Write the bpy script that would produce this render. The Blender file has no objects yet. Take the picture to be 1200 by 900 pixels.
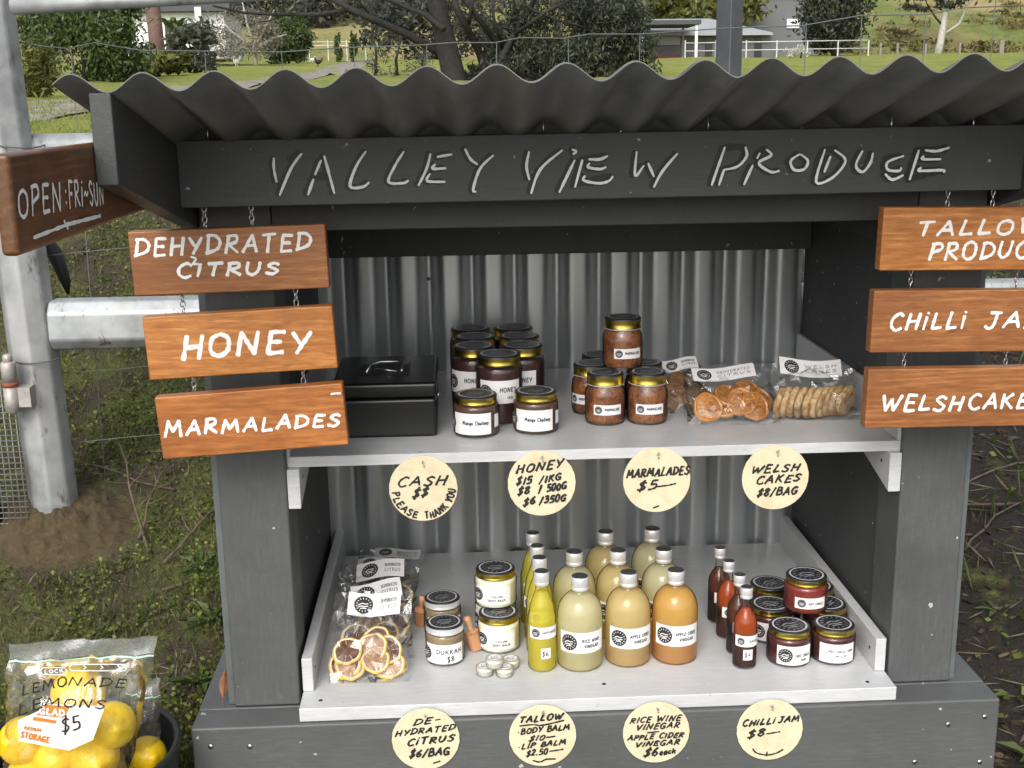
import bpy, math, random
import numpy as np
from mathutils import Vector, Matrix

# ------------------------------------------------------------------ camera, light, exposure
sc = bpy.context.scene
COL = sc.collection
R = math.radians
CAM = np.array([-0.21904, -1.79541, 0.97177])
CR = np.array([0.99867501, -0.04973139, -0.01322949])
CU = np.array([0.02452539, 0.23394959, 0.97193935])
CF = np.array([0.04524086, 0.97097599, -0.23485929])
FPX = 1389.63                                     # focal length in pixels of a 1200 px wide picture
cd = bpy.data.cameras.new('camera')
cd.sensor_width = 36; cd.lens = FPX * 36 / 1200; cd.clip_start = .05; cd.clip_end = 2000
co = bpy.data.objects.new('camera', cd); COL.objects.link(co)
co.matrix_world = Matrix(((CR[0], CU[0], -CF[0], CAM[0]), (CR[1], CU[1], -CF[1], CAM[1]), (CR[2], CU[2], -CF[2], CAM[2]), (0, 0, 0, 1)))
sc.camera = co

SUN_EL, SUN_AZ = 40, 196                          # overcast: a broad soft sun behind the photographer's left shoulder
w = bpy.data.worlds.new('World'); sc.world = w; w.use_nodes = True
nt = w.node_tree; bg = nt.nodes['Background']
sky = nt.nodes.new('ShaderNodeTexSky'); sky.sky_type = 'NISHITA'; sky.sun_disc = False
sky.sun_elevation = R(SUN_EL); sky.sun_rotation = R(SUN_AZ); sky.dust_density = 4; sky.ozone_density = 1
hs = nt.nodes.new('ShaderNodeHueSaturation'); hs.inputs['Saturation'].default_value = .30
nt.links.new(sky.outputs[0], hs.inputs['Color']); nt.links.new(hs.outputs[0], bg.inputs[0])
bg.inputs[1].default_value = .15
sl = bpy.data.lights.new('sun', 'SUN'); sl.energy = .75; sl.angle = R(30); sl.color = (1, .97, .92)
so = bpy.data.objects.new('sun', sl); COL.objects.link(so)
_az = R(SUN_AZ); _d = Vector((math.sin(_az) * math.cos(R(SUN_EL)), math.cos(_az) * math.cos(R(SUN_EL)), math.sin(R(SUN_EL))))
so.rotation_euler = _d.to_track_quat('Z', 'Y').to_euler(); so.location = (0, -5, 8)
sc.view_settings.view_transform = 'Standard'; sc.view_settings.look = 'None'
sc.view_settings.exposure = .70; sc.view_settings.gamma = 1
sc.cycles.transparent_max_bounces = 32; sc.cycles.max_bounces = 10
sc.cycles.use_denoising = True
rnd = random.Random(7)

def at(px, py, Y):                                # the world point a given depth Y behind the stall's front for a picture position
    d = CF + CR * (px - 600) / FPX - CU * (py - 450) / FPX
    p = CAM + d * (Y - CAM[1]) / d[1]
    return Vector(p)

# ------------------------------------------------------------------ materials
MATS = {}
class NT:
    def __init__(s, name):
        s.m = bpy.data.materials.new(name); s.m.use_nodes = True; s.t = s.m.node_tree; s.t.nodes.clear()
        s.out = s.n('ShaderNodeOutputMaterial'); MATS[name] = s.m
    def n(s, typ, **kw):
        nd = s.t.nodes.new(typ)
        for k, v in kw.items():
            if hasattr(nd, k): setattr(nd, k, v)
            else: nd.inputs[k].default_value = v
        return nd
    def l(s, a, b): s.t.links.new(a, b)
    def coord(s, scale=(1, 1, 1), rot=(0, 0, 0), kind='Object', perobj=True):
        tc = s.n('ShaderNodeTexCoord'); mp = s.n('ShaderNodeMapping')
        mp.inputs['Scale'].default_value = scale; mp.inputs['Rotation'].default_value = rot
        s.l(tc.outputs[kind], mp.inputs[0])
        if perobj:
            oi = s.n('ShaderNodeObjectInfo'); mu = s.n('ShaderNodeMath', operation='MULTIPLY'); mu.inputs[1].default_value = 37.
            s.l(oi.outputs['Random'], mu.inputs[0]); s.l(mu.outputs[0], mp.inputs['Location'])
        return mp.outputs[0]
    def noise(s, vec, scale, detail=4, rough=.6, dist=0):
        nd = s.n('ShaderNodeTexNoise'); nd.inputs['Scale'].default_value = scale; nd.inputs['Detail'].default_value = detail
        nd.inputs['Roughness'].default_value = rough; nd.inputs['Distortion'].default_value = dist
        if vec is not None: s.l(vec, nd.inputs['Vector'])
        return nd.outputs[0]
    def ramp(s, fac, stops, interp='LINEAR'):
        nd = s.n('ShaderNodeValToRGB'); cr = nd.color_ramp; cr.interpolation = interp
        while len(cr.elements) < len(stops): cr.elements.new(.5)
        for e, (p, c) in zip(cr.elements, stops):
            e.position = p; e.color = (c, c, c, 1) if isinstance(c, (int, float)) else tuple(c) + (1,)
        s.l(fac, nd.inputs[0]); return nd.outputs[0]
    def mix(s, fac, a, b, blend='MIX'):
        nd = s.n('ShaderNodeMix', data_type='RGBA', blend_type=blend)
        for sock, v in ((nd.inputs[0], fac), (nd.inputs[6], a), (nd.inputs[7], b)):
            if isinstance(v, (int, float)): sock.default_value = v
            elif isinstance(v, tuple): sock.default_value = v + (1,)
            else: s.l(v, sock)
        return nd.outputs[2]
    def bump(s, h, strength=.3, dist=.002):
        b = s.n('ShaderNodeBump'); b.inputs['Strength'].default_value = strength; b.inputs['Distance'].default_value = dist
        s.l(h, b.inputs['Height']); return b.outputs[0]
    def bsdf(s, color, rough=.5, normal=None, **kw):
        b = s.n('ShaderNodeBsdfPrincipled')
        for k, v in [('Base Color', color), ('Roughness', rough)] + list(kw.items()):
            k = k.replace('_', ' ')
            if isinstance(v, (int, float)): b.inputs[k].default_value = v
            elif isinstance(v, tuple): b.inputs[k].default_value = v + (1,) if len(v) == 3 else v
            else: s.l(v, b.inputs[k])
        if normal is not None: s.l(normal, b.inputs['Normal'])
        s.l(b.outputs[0], s.out.inputs[0]); return b

def plain(name, col, rough=.5, metal=0., var=.12, vscale=30, bump=.0, bscale=200, **kw):
    s = NT(name); v = s.coord()
    n = s.noise(v, vscale)
    c = s.mix(s.ramp(n, [(.3, 0), (.75, 1)]), tuple(x * (1 - var) for x in col), tuple(min(1, x * (1 + var)) for x in col))
    nm = s.bump(s.noise(v, bscale, 3), bump, .001) if bump else None
    s.bsdf(c, rough, nm, Metallic=metal, **kw); return s.m

def painted_wood(name, col, stretch, rough=.55, chips=True, grain=.35, dirt=.15):
    s = NT(name); v = s.coord(stretch)
    g = s.noise(v, 30, 6, .65, .4); v2 = s.coord()
    big = s.noise(v2, 6, 4)
    c = s.mix(s.ramp(g, [(.25, 0), (.7, 1)]), tuple(x * .86 for x in col), tuple(x * 1.08 for x in col))
    c = s.mix(s.ramp(big, [(.45, 0), (.8, 1)]), c, tuple(x * (1 - dirt * 2) for x in col))
    st = s.noise(s.coord(tuple(q * .35 for q in stretch)), 46, 5, .7, .8)          # brush marks and water runs
    c = s.mix(s.ramp(st, [(.40, 0), (.75, .55 * dirt / .15)]), c, tuple(x * .66 + .012 for x in col)); c = s.mix(s.ramp(st, [(.22, .5), (.40, 0)]), c, tuple(min(1, x * 1.16 + .01) for x in col))
    scuff = s.ramp(s.noise(s.coord((3, 9, 5), (.3, .2, .5)), 26, 3, .6), [(.69, 0), (.74, .55)]); c = s.mix(scuff, c, tuple(x * .55 + .05 for x in col))
    if chips:
        ch = s.ramp(s.noise(v2, 55, 2, .5), [(.735, 0), (.755, 1)])
        c = s.mix(ch, c, (.42, .42, .40) if col[0] < .3 else (.3, .28, .25))
        ch = s.ramp(s.noise(v2, 210, 1, .5), [(.80, 0), (.82, .8)]); c = s.mix(ch, c, (.34, .34, .32) if col[0] < .3 else (.22, .20, .18))
    nm = s.bump(s.mix(.5, s.mix(.5, g, st), s.noise(v2, 120, 4)), grain * 1.5, .002)
    s.bsdf(c, s.ramp(g, [(.2, rough - .1), (.8, rough + .12)]), nm); return s.m

def stained_timber(name, dark, mid, light, stretch=(1, 9, 9), rough=.42):
    s = NT(name); v = s.coord(stretch)
    wv = s.n('ShaderNodeTexWave', wave_type='BANDS', bands_direction='Z')
    wv.inputs['Scale'].default_value = 1.6; wv.inputs['Distortion'].default_value = 9; wv.inputs['Detail'].default_value = 4
    wv.inputs['Detail Scale'].default_value = 1.2; s.l(v, wv.inputs['Vector'])
    fine = s.noise(v, 26, 6, .7, .3); big = s.noise(s.coord((1, 2, 2)), 7, 3)
    c = s.ramp(wv.outputs[0], [(.1, mid), (.55, light), (.95, mid)])
    c = s.mix(s.ramp(fine, [(.36, .75), (.62, 0)]), c, dark)
    c = s.mix(s.ramp(big, [(.38, 0), (.72, .75)]), c, dark)
    c = s.mix(s.ramp(s.noise(s.coord((1.2, 4, 5)), 11, 2), [(.69, 0), (.76, .55)]), c, tuple(x * .5 for x in dark))
    s.bsdf(c, s.ramp(fine, [(.2, rough - .08), (.8, rough + .15)]), s.bump(fine, .25, .001), Coat_Weight=.15, Coat_Roughness=.25); return s.m

def galvanised(name, base=(.42, .44, .45), rough=.38, stains=True, metal=.55):
    s = NT(name); v = s.coord()
    vo = s.n('ShaderNodeTexVoronoi'); vo.inputs['Scale'].default_value = 45; s.l(v, vo.inputs['Vector'])
    n = s.noise(v, 9, 5, .65)
    c = s.mix(s.ramp(n, [(.35, 0), (.7, 1)]), tuple(x * .66 for x in base), tuple(min(1, x * 1.32) for x in base))
    c = s.mix(s.ramp(vo.outputs['Distance'], [(.2, .10), (.7, 0)]), c, (.75, .76, .77)); c = s.mix(s.ramp(s.noise(s.coord((1, 1, .5)), 4.5, 4, .7), [(.47, 0), (.60, .40)]), c, (.52, .52, .51))
    if stains:
        st = s.ramp(s.noise(s.coord((1, 1, .35)), 34, 5, .7), [(.60, 0), (.68, 1)])
        c = s.mix(st, c, (.16, .15, .13))
    s.bsdf(c, s.ramp(n, [(.3, rough - .08), (.7, rough + .15)]), s.bump(n, .1, .002), Metallic=metal); return s.m

def film(name, tint=(1, 1, 1), haze=.05, gloss=.10, crinkle=.8, cscale=55, rough=.06):
    s = NT(name); v = s.coord()
    n = s.bump(s.noise(v, cscale, 4, .6, 1.5), crinkle, .004) if crinkle else None
    tr = s.n('ShaderNodeBsdfTransparent', Color=tint + (1,)); gl = s.n('ShaderNodeBsdfGlossy', Roughness=rough)
    df = s.n('ShaderNodeBsdfDiffuse', Color=(.85, .87, .88, 1))
    lw = s.n('ShaderNodeLayerWeight', Blend=.12)
    if n is not None: s.l(n, gl.inputs['Normal']); s.l(n, lw.inputs['Normal'])
    ad = s.n('ShaderNodeMath', operation='ADD', use_clamp=True); ad.inputs[1].default_value = gloss; s.l(lw.outputs['Fresnel'], ad.inputs[0])
    m1 = s.n('ShaderNodeMixShader'); m1.inputs[0].default_value = haze; s.l(tr.outputs[0], m1.inputs[1]); s.l(df.outputs[0], m1.inputs[2])
    m2 = s.n('ShaderNodeMixShader'); s.l(ad.outputs[0], m2.inputs[0]); s.l(m1.outputs[0], m2.inputs[1]); s.l(gl.outputs[0], m2.inputs[2])
    s.l(m2.outputs[0], s.out.inputs[0]); return s.m

def cloudy(name, lo, hi, zsplit, zblend, clear=.25, var=.15, vscale=40, tint=None):
    """A liquid whose lower part (sediment in the vinegars) has another colour; partly see-through."""
    s = NT(name); tc = s.n('ShaderNodeTexCoord'); sx = s.n('ShaderNodeSeparateXYZ'); s.l(tc.outputs['Object'], sx.inputs[0])
    mr = s.n('ShaderNodeMapRange'); mr.inputs['From Min'].default_value = zsplit - zblend; mr.inputs['From Max'].default_value = zsplit + zblend
    s.l(sx.outputs['Z'], mr.inputs['Value'])
    c = s.mix(mr.outputs[0], lo, hi)
    c = s.mix(s.ramp(s.noise(s.coord(), vscale, 3), [(.3, 0), (.75, var * 2)]), c, tuple(x * .55 for x in hi))
    df = s.n('ShaderNodeBsdfDiffuse'); s.l(c, df.inputs[0]); tl = s.n('ShaderNodeBsdfTranslucent'); s.l(c, tl.inputs[0])
    tr = s.n('ShaderNodeBsdfTransparent'); tr.inputs[0].default_value = (tint or hi) + (1,)
    m1 = s.n('ShaderNodeMixShader'); m1.inputs[0].default_value = .45; s.l(df.outputs[0], m1.inputs[1]); s.l(tl.outputs[0], m1.inputs[2])
    m2 = s.n('ShaderNodeMixShader'); m2.inputs[0].default_value = clear; s.l(m1.outputs[0], m2.inputs[1]); s.l(tr.outputs[0], m2.inputs[2])
    s.l(m2.outputs[0], s.out.inputs[0]); return s.m

def leafmat(name, cols, rough=.55, nscale=.8, trans=.25):
    s = NT(name); g = s.n('ShaderNodeNewGeometry')
    c = s.ramp(g.outputs['Random Per Island'], [(i / (len(cols) - 1), k) for i, k in enumerate(cols)])
    n = s.noise(s.coord(), nscale, 3)
    c = s.mix(s.ramp(n, [(.35, .55), (.65, 0)]), c, tuple(x * .45 for x in cols[0]))
    b = s.n('ShaderNodeBsdfPrincipled'); s.l(c, b.inputs['Base Color']); b.inputs['Roughness'].default_value = rough
    tl = s.n('ShaderNodeBsdfTranslucent'); s.l(c, tl.inputs[0]); m = s.n('ShaderNodeMixShader'); m.inputs[0].default_value = trans
    s.l(b.outputs[0], m.inputs[1]); s.l(tl.outputs[0], m.inputs[2]); s.l(m.outputs[0], s.out.inputs[0]); return s.m

def speckle(name, cols, scale, rough=.5, coat=0., bump=0.):
    s = NT(name); v = s.coord(); n = s.noise(v, scale, 4, .65, .8)
    c = s.ramp(n, [(.28 + .44 * i / (len(cols) - 1), k) for i, k in enumerate(cols)])
    s.bsdf(c, rough, s.bump(n, bump, .002) if bump else None, Coat_Weight=coat, Coat_Roughness=.05); return s.m

CH = (.062, .066, .067)
charX = painted_wood('charcoal paint along x', CH, (1, 12, 12)); charZ = painted_wood('charcoal paint upright', (.092, .097, .097), (8, 8, 1.2), .5, grain=.5, dirt=.2)
charY = painted_wood('charcoal paint along y', CH, (12, 1, 12)); charBase = painted_wood('charcoal base paint', (.10, .104, .103), (1.2, 10, 10), .5)
charIn = painted_wood('charcoal inner boards', (.060, .064, .065), (6, 6, 1), .6)
whiteX = painted_wood('white shelf paint', (.56, .57, .58), (1, 9, 9), .38, chips=True, grain=.2, dirt=.08)
greyShelf = painted_wood('pale grey shelf paint', (.52, .53, .54), (1, 9, 9), .35, chips=True, grain=.2, dirt=.1)
s = NT('charcoal roofing sheet'); v = s.coord((1, .25, 1)); n_ = s.noise(v, 16, 6, .7, .6); n2_ = s.noise(s.coord(), 120, 3)
c = s.mix(s.ramp(n_, [(.35, 0), (.7, 1)]), (.058, .060, .060), (.098, .100, .098)); c = s.mix(s.ramp(n2_, [(.70, 0), (.76, .6)]), c, (.20, .19, .16)); c = s.mix(s.ramp(s.noise(v, 5, 3), [(.58, 0), (.7, .35)]), c, (.11, .095, .075))
s.bsdf(c, s.ramp(n_, [(.3, .36), (.7, .55)]), s.bump(n_, .12, .002)); roofM = s.m
sheetEdge = plain('bare sheet edge', (.15, .155, .15), .5)
zinc = plain('zinc back sheet', (.50, .525, .535), .33, .75, .06, 3)
galv = galvanised('galvanised pipe', (.36, .38, .39), .52)
galvP = galvanised('galvanised post', (.36, .37, .37), .55)
trimM = plain('grey flashing', (.135, .15, .152), .42, .2)
woods = [stained_timber('stained timber orange', (.22, .066, .014), (.46, .165, .038), (.56, .23, .062)),
         stained_timber('stained timber brown', (.17, .060, .018), (.34, .130, .038), (.44, .185, .062)),
         stained_timber('stained timber pale', (.25, .080, .018), (.52, .205, .048), (.64, .29, .085))]
woodD = stained_timber('stained timber dark', (.070, .030, .011), (.17, .068, .023), (.24, .105, .038), (9, 1, 9))
whitePaint = plain('white brush paint', (.78, .78, .76), .6, 0, .08, 120)
greyPaint = plain('pale carved lettering', (.82, .84, .83), .6, 0, .1, 150)
blackPaint = plain('black shading paint', (.012, .013, .013), .5)
ink = plain('black ink', (.014, .014, .016), .6, 0, .05); inkP = plain('grey print', (.035, .035, .04), .6)
brownInk = plain('orange print', (.55, .20, .03), .6)
paper = plain('label paper', (.80, .79, .79), .55, 0, .02, 30)
tagM = speckle('cream tag board', [(.58, .50, .33), (.67, .59, .40), (.70, .63, .45)], 26, .6)
steel = plain('bright steel', (.55, .55, .56), .3, 1.); gold = plain('gold lid', (.52, .40, .08), .28, 1., .1)
silver = plain('silver cap', (.74, .74, .75), .38, .45, .06); capTop = plain('dark cap top', (.05, .05, .055), .35)
lidBlack = plain('black lid sticker', (.022, .022, .026), .38); lidWhite = plain('white lid print', (.50, .51, .52), .5); lidGrey = plain('grey lid print', (.26, .26, .27), .5)
blackBox = plain('black enamel', (.005, .0055, .006), .36, 0, .1, 30, .04, 300)
glassM = film('clear glass', (.97, .98, .97), .015, .035, 0, 1, .02)
filmM = film('clear plastic bag', (.988, .99, .99), .012, .08, .25, 60, .04)
filmT = film('clear zip bag', (.975, .98, .985), .03, .06, 1.0, 11, .07)
filmB = film('milky zip band', (.95, .96, .965), .16, .09, .8, 9, .12)
frost = film('clear plastic tub', (.97, .97, .96), .12, .06, 0, 1, .12)
honeyM = speckle('dark honey', [(.030, .006, .006), (.055, .012, .008)], 30, .3)
chutM = speckle('brown chutney', [(.05, .022, .010), (.10, .045, .018), (.07, .026, .012)], 90, .35, 0, .3)
marmM = speckle('amber marmalade', [(.05, .010, .005), (.13, .030, .009), (.30, .11, .028), (.09, .016, .006)], 62, .3, 0, .3)
chilliM = speckle('dark chilli jam', [(.05, .006, .008), (.085, .010, .010)], 50, .3)
chilliR = speckle('red chilli jam', [(.16, .012, .010), (.24, .03, .015)], 60, .3)
balmM = plain('cream balm', (.85, .83, .68), .4, 0, .03); dukM = speckle('seed mix', [(.10, .06, .03), (.30, .22, .12), (.20, .13, .07)], 260, .6)
riceM = cloudy('rice vinegar', (.94, .86, .52), (.94, .88, .58), .03, .03, .40, .02, tint=(.98, .96, .84))
acvM = cloudy('apple cider vinegar', (.94, .68, .33), (.94, .77, .38), .035, .02, .36, .03, tint=(.97, .90, .68))
acvO = cloudy('orange cider vinegar', (.93, .52, .20), (.95, .62, .17), .04, .015, .34, .04, tint=(.97, .82, .48))
oilM = cloudy('yellow oil', (.97, .86, .10), (.98, .89, .12), .06, .02, .58, .02, tint=(.995, .96, .50))
sauceM = cloudy('hot sauce', (.004, .003, .003), (.66, .11, .006), .058, .006, .28, .25, tint=(.97, .42, .06))  # near black in the lower part, orange above
sauceD = cloudy('dark hot sauce', (.004, .003, .003), (.17, .045, .010), .058, .006, .25, .3, tint=(.75, .30, .08))
scoopM = stained_timber('scoop wood', (.42, .20, .09), (.60, .30, .15), (.68, .38, .20), (6, 6, 1), .5)
rindM = speckle('citrus rind', [(.58, .32, .02), (.74, .46, .05), (.74, .56, .18)], 60, .6, 0, .3)
pithM = speckle('citrus pith', [(.66, .56, .36), (.74, .68, .50)], 90, .6, 0, .3); fleshM = speckle('dried citrus flesh', [(.055, .020, .012), (.12, .045, .022), (.26, .13, .07)], 120, .4, .3, .5)
fleshP = speckle('pale dried citrus flesh', [(.26, .12, .06), (.42, .25, .15), (.55, .40, .28)], 110, .4, .3, .5)
chipM = speckle('glazed orange crisp', [(.26, .08, .015), (.46, .18, .035), (.56, .28, .07)], 80, .4, .3, .5)
cakeM = speckle('griddled cake', [(.15, .075, .03), (.36, .21, .09), (.56, .41, .22), (.12, .06, .025)], 55, .7, 0, .4)
lemonM = NT('lemon skin'); _v = lemonM.coord(); _n = lemonM.noise(_v, 90, 3); lemonM.bsdf(lemonM.mix(lemonM.ramp(lemonM.noise(_v, 32, 4), [(.35, 0), (.65, 1)]), lemonM.mix(lemonM.ramp(_n, [(.35, 0), (.6, 1)]), (.76, .44, .006), (.86, .54, .010)), (.90, .64, .016)), .36, lemonM.bump(_n, .5, .003)); lemonM = lemonM.m
tubM = plain('black plastic tub', (.013, .014, .014), .45, 0, .15, 20, .05, 200)
greenZip = plain('green zip strip', (.45, .66, .58), .4)
rubber = plain('black rubber', (.012, .012, .013), .5); wireM = plain('fence wire', (.12, .135, .125), .6, .3)
barkM = speckle('dark bark', [(.007, .0065, .005), (.015, .0135, .011), (.030, .027, .023)], 16, .85, 0, .6)
barkP = speckle('pale bark', [(.20, .19, .17), (.42, .40, .37), (.50, .48, .45)], 6, .7, 0, .4)
barkR = speckle('reddish bark', [(.10, .055, .045), (.20, .12, .10)], 8, .8, 0, .5)
twigM = speckle('dry twig', [(.05, .035, .022), (.15, .11, .075)], 40, .8); dryLeaf = speckle('dry leaf', [(.16, .05, .018), (.28, .11, .045)], 60, .6)
mulchLeaf = leafmat('leaf litter', [(.020, .013, .008), (.06, .038, .02), (.12, .075, .04), (.03, .02, .012)], .7, 3, 0)
whiteWall = plain('white wall', (.70, .71, .72), .6, 0, .05, 1); greyWall = plain('grey wall', (.12, .12, .125), .7, 0, .1, 1)
darkRoof = plain('dark roof', (.055, .058, .065), .6, 0, .1, .5); creamRoof = plain('pale roof', (.30, .31, .32), .5, 0, .06, 1); darkGlass = plain('dark opening', (.02, .022, .024), .3)
fencePaint = plain('white fence paint', (.55, .56, .56), .6); hedgeRed = plain('rust red cladding', (.16, .045, .035), .7); henW = plain('white feathers', (.7, .69, .66), .8); henB = plain('dark feathers', (.02, .017, .016), .7)
greyPost = plain('weathered post', (.22, .20, .18), .8, 0, .2, 6)

# ------------------------------------------------------------------ mesh building
class MB:
    def __init__(s): s.v = []; s.f = []; s.mi = []; s.sm = []
    def add(s, vs, fs, mi=0, smooth=False):
        o = len(s.v); s.v += [tuple(p) for p in vs]
        for f in fs: s.f.append([i + o for i in f]); s.mi.append(mi); s.sm.append(smooth)
        return s
    def box(s, a, b, mi=0, M=None):
        (x0, y0, z0), (x1, y1, z1) = a, b
        vs = [(x0, y0, z0), (x1, y0, z0), (x1, y1, z0), (x0, y1, z0), (x0, y0, z1), (x1, y0, z1), (x1, y1, z1), (x0, y1, z1)]
        if M: vs = [M @ Vector(p) for p in vs]
        return s.add(vs, [(0, 3, 2, 1), (4, 5, 6, 7), (0, 1, 5, 4), (1, 2, 6, 5), (2, 3, 7, 6), (3, 0, 4, 7)], mi)
    def prism(s, poly, a, b, axis='x', mi=0):
        """poly in the two other axes (kept in x,y,z order), run from a to b along axis"""
        def P(u, v, t): return {'x': (t, u, v), 'y': (u, t, v), 'z': (u, v, t)}[axis]
        n = len(poly); vs = [P(u, v, a) for u, v in poly] + [P(u, v, b) for u, v in poly]
        return s.add(vs, [tuple(range(n))[::-1], tuple(range(n, 2 * n))] + [(i, (i + 1) % n, n + (i + 1) % n, n + i) for i in range(n)], mi)
    def lathe(s, prof, seg=32, c=(0, 0, 0), mi=0, smooth=True, caps=True):
        vs = []; fs = []
        for r, z in prof:
            for k in range(seg):
                a = 2 * math.pi * k / seg; vs.append((c[0] + r * math.cos(a), c[1] + r * math.sin(a), c[2] + z))
        for i in range(len(prof) - 1):
            for k in range(seg):
                k2 = (k + 1) % seg; fs.append((i * seg + k, i * seg + k2, (i + 1) * seg + k2, (i + 1) * seg + k))
        if caps: fs += [tuple(range(seg))[::-1], tuple(range((len(prof) - 1) * seg, len(prof) * seg))]
        return s.add(vs, fs, mi, smooth)
    def tube(s, pts, rad, seg=8, mi=0, caps=True, smooth=True):
        pts = [Vector(p) for p in pts]; rad = rad if hasattr(rad, '__len__') else [rad] * len(pts)
        vs = []; fs = []; n = None
        for i, p in enumerate(pts):
            t = (pts[min(i + 1, len(pts) - 1)] - pts[max(i - 1, 0)]).normalized()
            if n is None: n = t.orthogonal().normalized()
            n = (n - t * n.dot(t)).normalized(); b = t.cross(n)
            for k in range(seg):
                a = 2 * math.pi * k / seg; vs.append(p + (n * math.cos(a) + b * math.sin(a)) * rad[i])
        for i in range(len(pts) - 1):
            for k in range(seg): k2 = (k + 1) % seg; fs.append((i * seg + k, i * seg + k2, (i + 1) * seg + k2, (i + 1) * seg + k))
        if caps: fs += [tuple(range(seg))[::-1], tuple(range((len(pts) - 1) * seg, len(pts) * seg))]
        return s.add(vs, fs, mi, smooth)
    def grid(s, fn, nu, nv, mi=0, smooth=True, flip=False):
        vs = [fn(i / nu, j / nv) for j in range(nv + 1) for i in range(nu + 1)]
        fs = []
        for j in range(nv):
            for i in range(nu):
                a = j * (nu + 1) + i; q = (a, a + 1, a + nu + 2, a + nu + 1); fs.append(q[::-1] if flip else q)
        return s.add(vs, fs, mi, smooth)
    def disc(s, c, r, seg=16, mi=0):       # facing -y
        return s.add([(c[0] + r * math.cos(2 * math.pi * k / seg), c[1], c[2] + r * math.sin(2 * math.pi * k / seg)) for k in range(seg)], [tuple(range(seg))], mi)
    def build(s, name, mats, parent=None, bevel=0, seg=2, tilt=None):
        me = bpy.data.meshes.new(name); me.from_pydata([tuple(v) for v in s.v], [], s.f)
        for m in (mats if isinstance(mats, (list, tuple)) else [mats]): me.materials.append(m)
        me.polygons.foreach_set('material_index', s.mi); me.polygons.foreach_set('use_smooth', s.sm); me.update()
        o = bpy.data.objects.new(name, me); COL.objects.link(o); o.parent = parent
        if bevel:
            b = o.modifiers.new('bevel', 'BEVEL'); b.width = bevel; b.segments = seg; b.limit_method = 'ANGLE'; b.angle_limit = R(40)
            o.modifiers.new('wn', 'WEIGHTED_NORMAL')
        return o

def tag(o, label=None, cat=None, group=None, kind=None):
    for k, v in (('label', label), ('category', cat), ('group', group), ('kind', kind)):
        if v: o[k] = v
    return o
def thing(name, label, cat, loc=(0, 0, 0), group=None, rz=0):
    o = bpy.data.objects.new(name, None); COL.objects.link(o); o.location = loc; o.rotation_euler.z = rz; o.empty_display_size = .05
    return tag(o, label, cat, group)
def copy_tree(o, parent=None):
    c = o.copy(); COL.objects.link(c); c.parent = parent
    for ch in list(o.children): copy_tree(ch, c)
    return c
def dup(o, loc, rz, label, group=None):
    c = copy_tree(o); c.location = loc; c.rotation_euler.z = rz; c['label'] = label
    if group: c['group'] = group
    return c
def fast_mesh(name, V, F4, mat, parent=None, smooth=False):     # numpy verts, quads
    me = bpy.data.meshes.new(name); n = len(F4); me.vertices.add(len(V)); me.vertices.foreach_set('co', np.asarray(V, dtype=np.float32).ravel())
    me.loops.add(n * 4); me.loops.foreach_set('vertex_index', np.asarray(F4, dtype=np.int32).ravel())
    me.polygons.add(n); me.polygons.foreach_set('loop_start', np.arange(0, n * 4, 4, dtype=np.int32))
    if smooth: me.polygons.foreach_set('use_smooth', [True] * n)
    me.update(calc_edges=True); me.materials.append(mat)
    o = bpy.data.objects.new(name, me); COL.objects.link(o); o.parent = parent; return o

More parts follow.
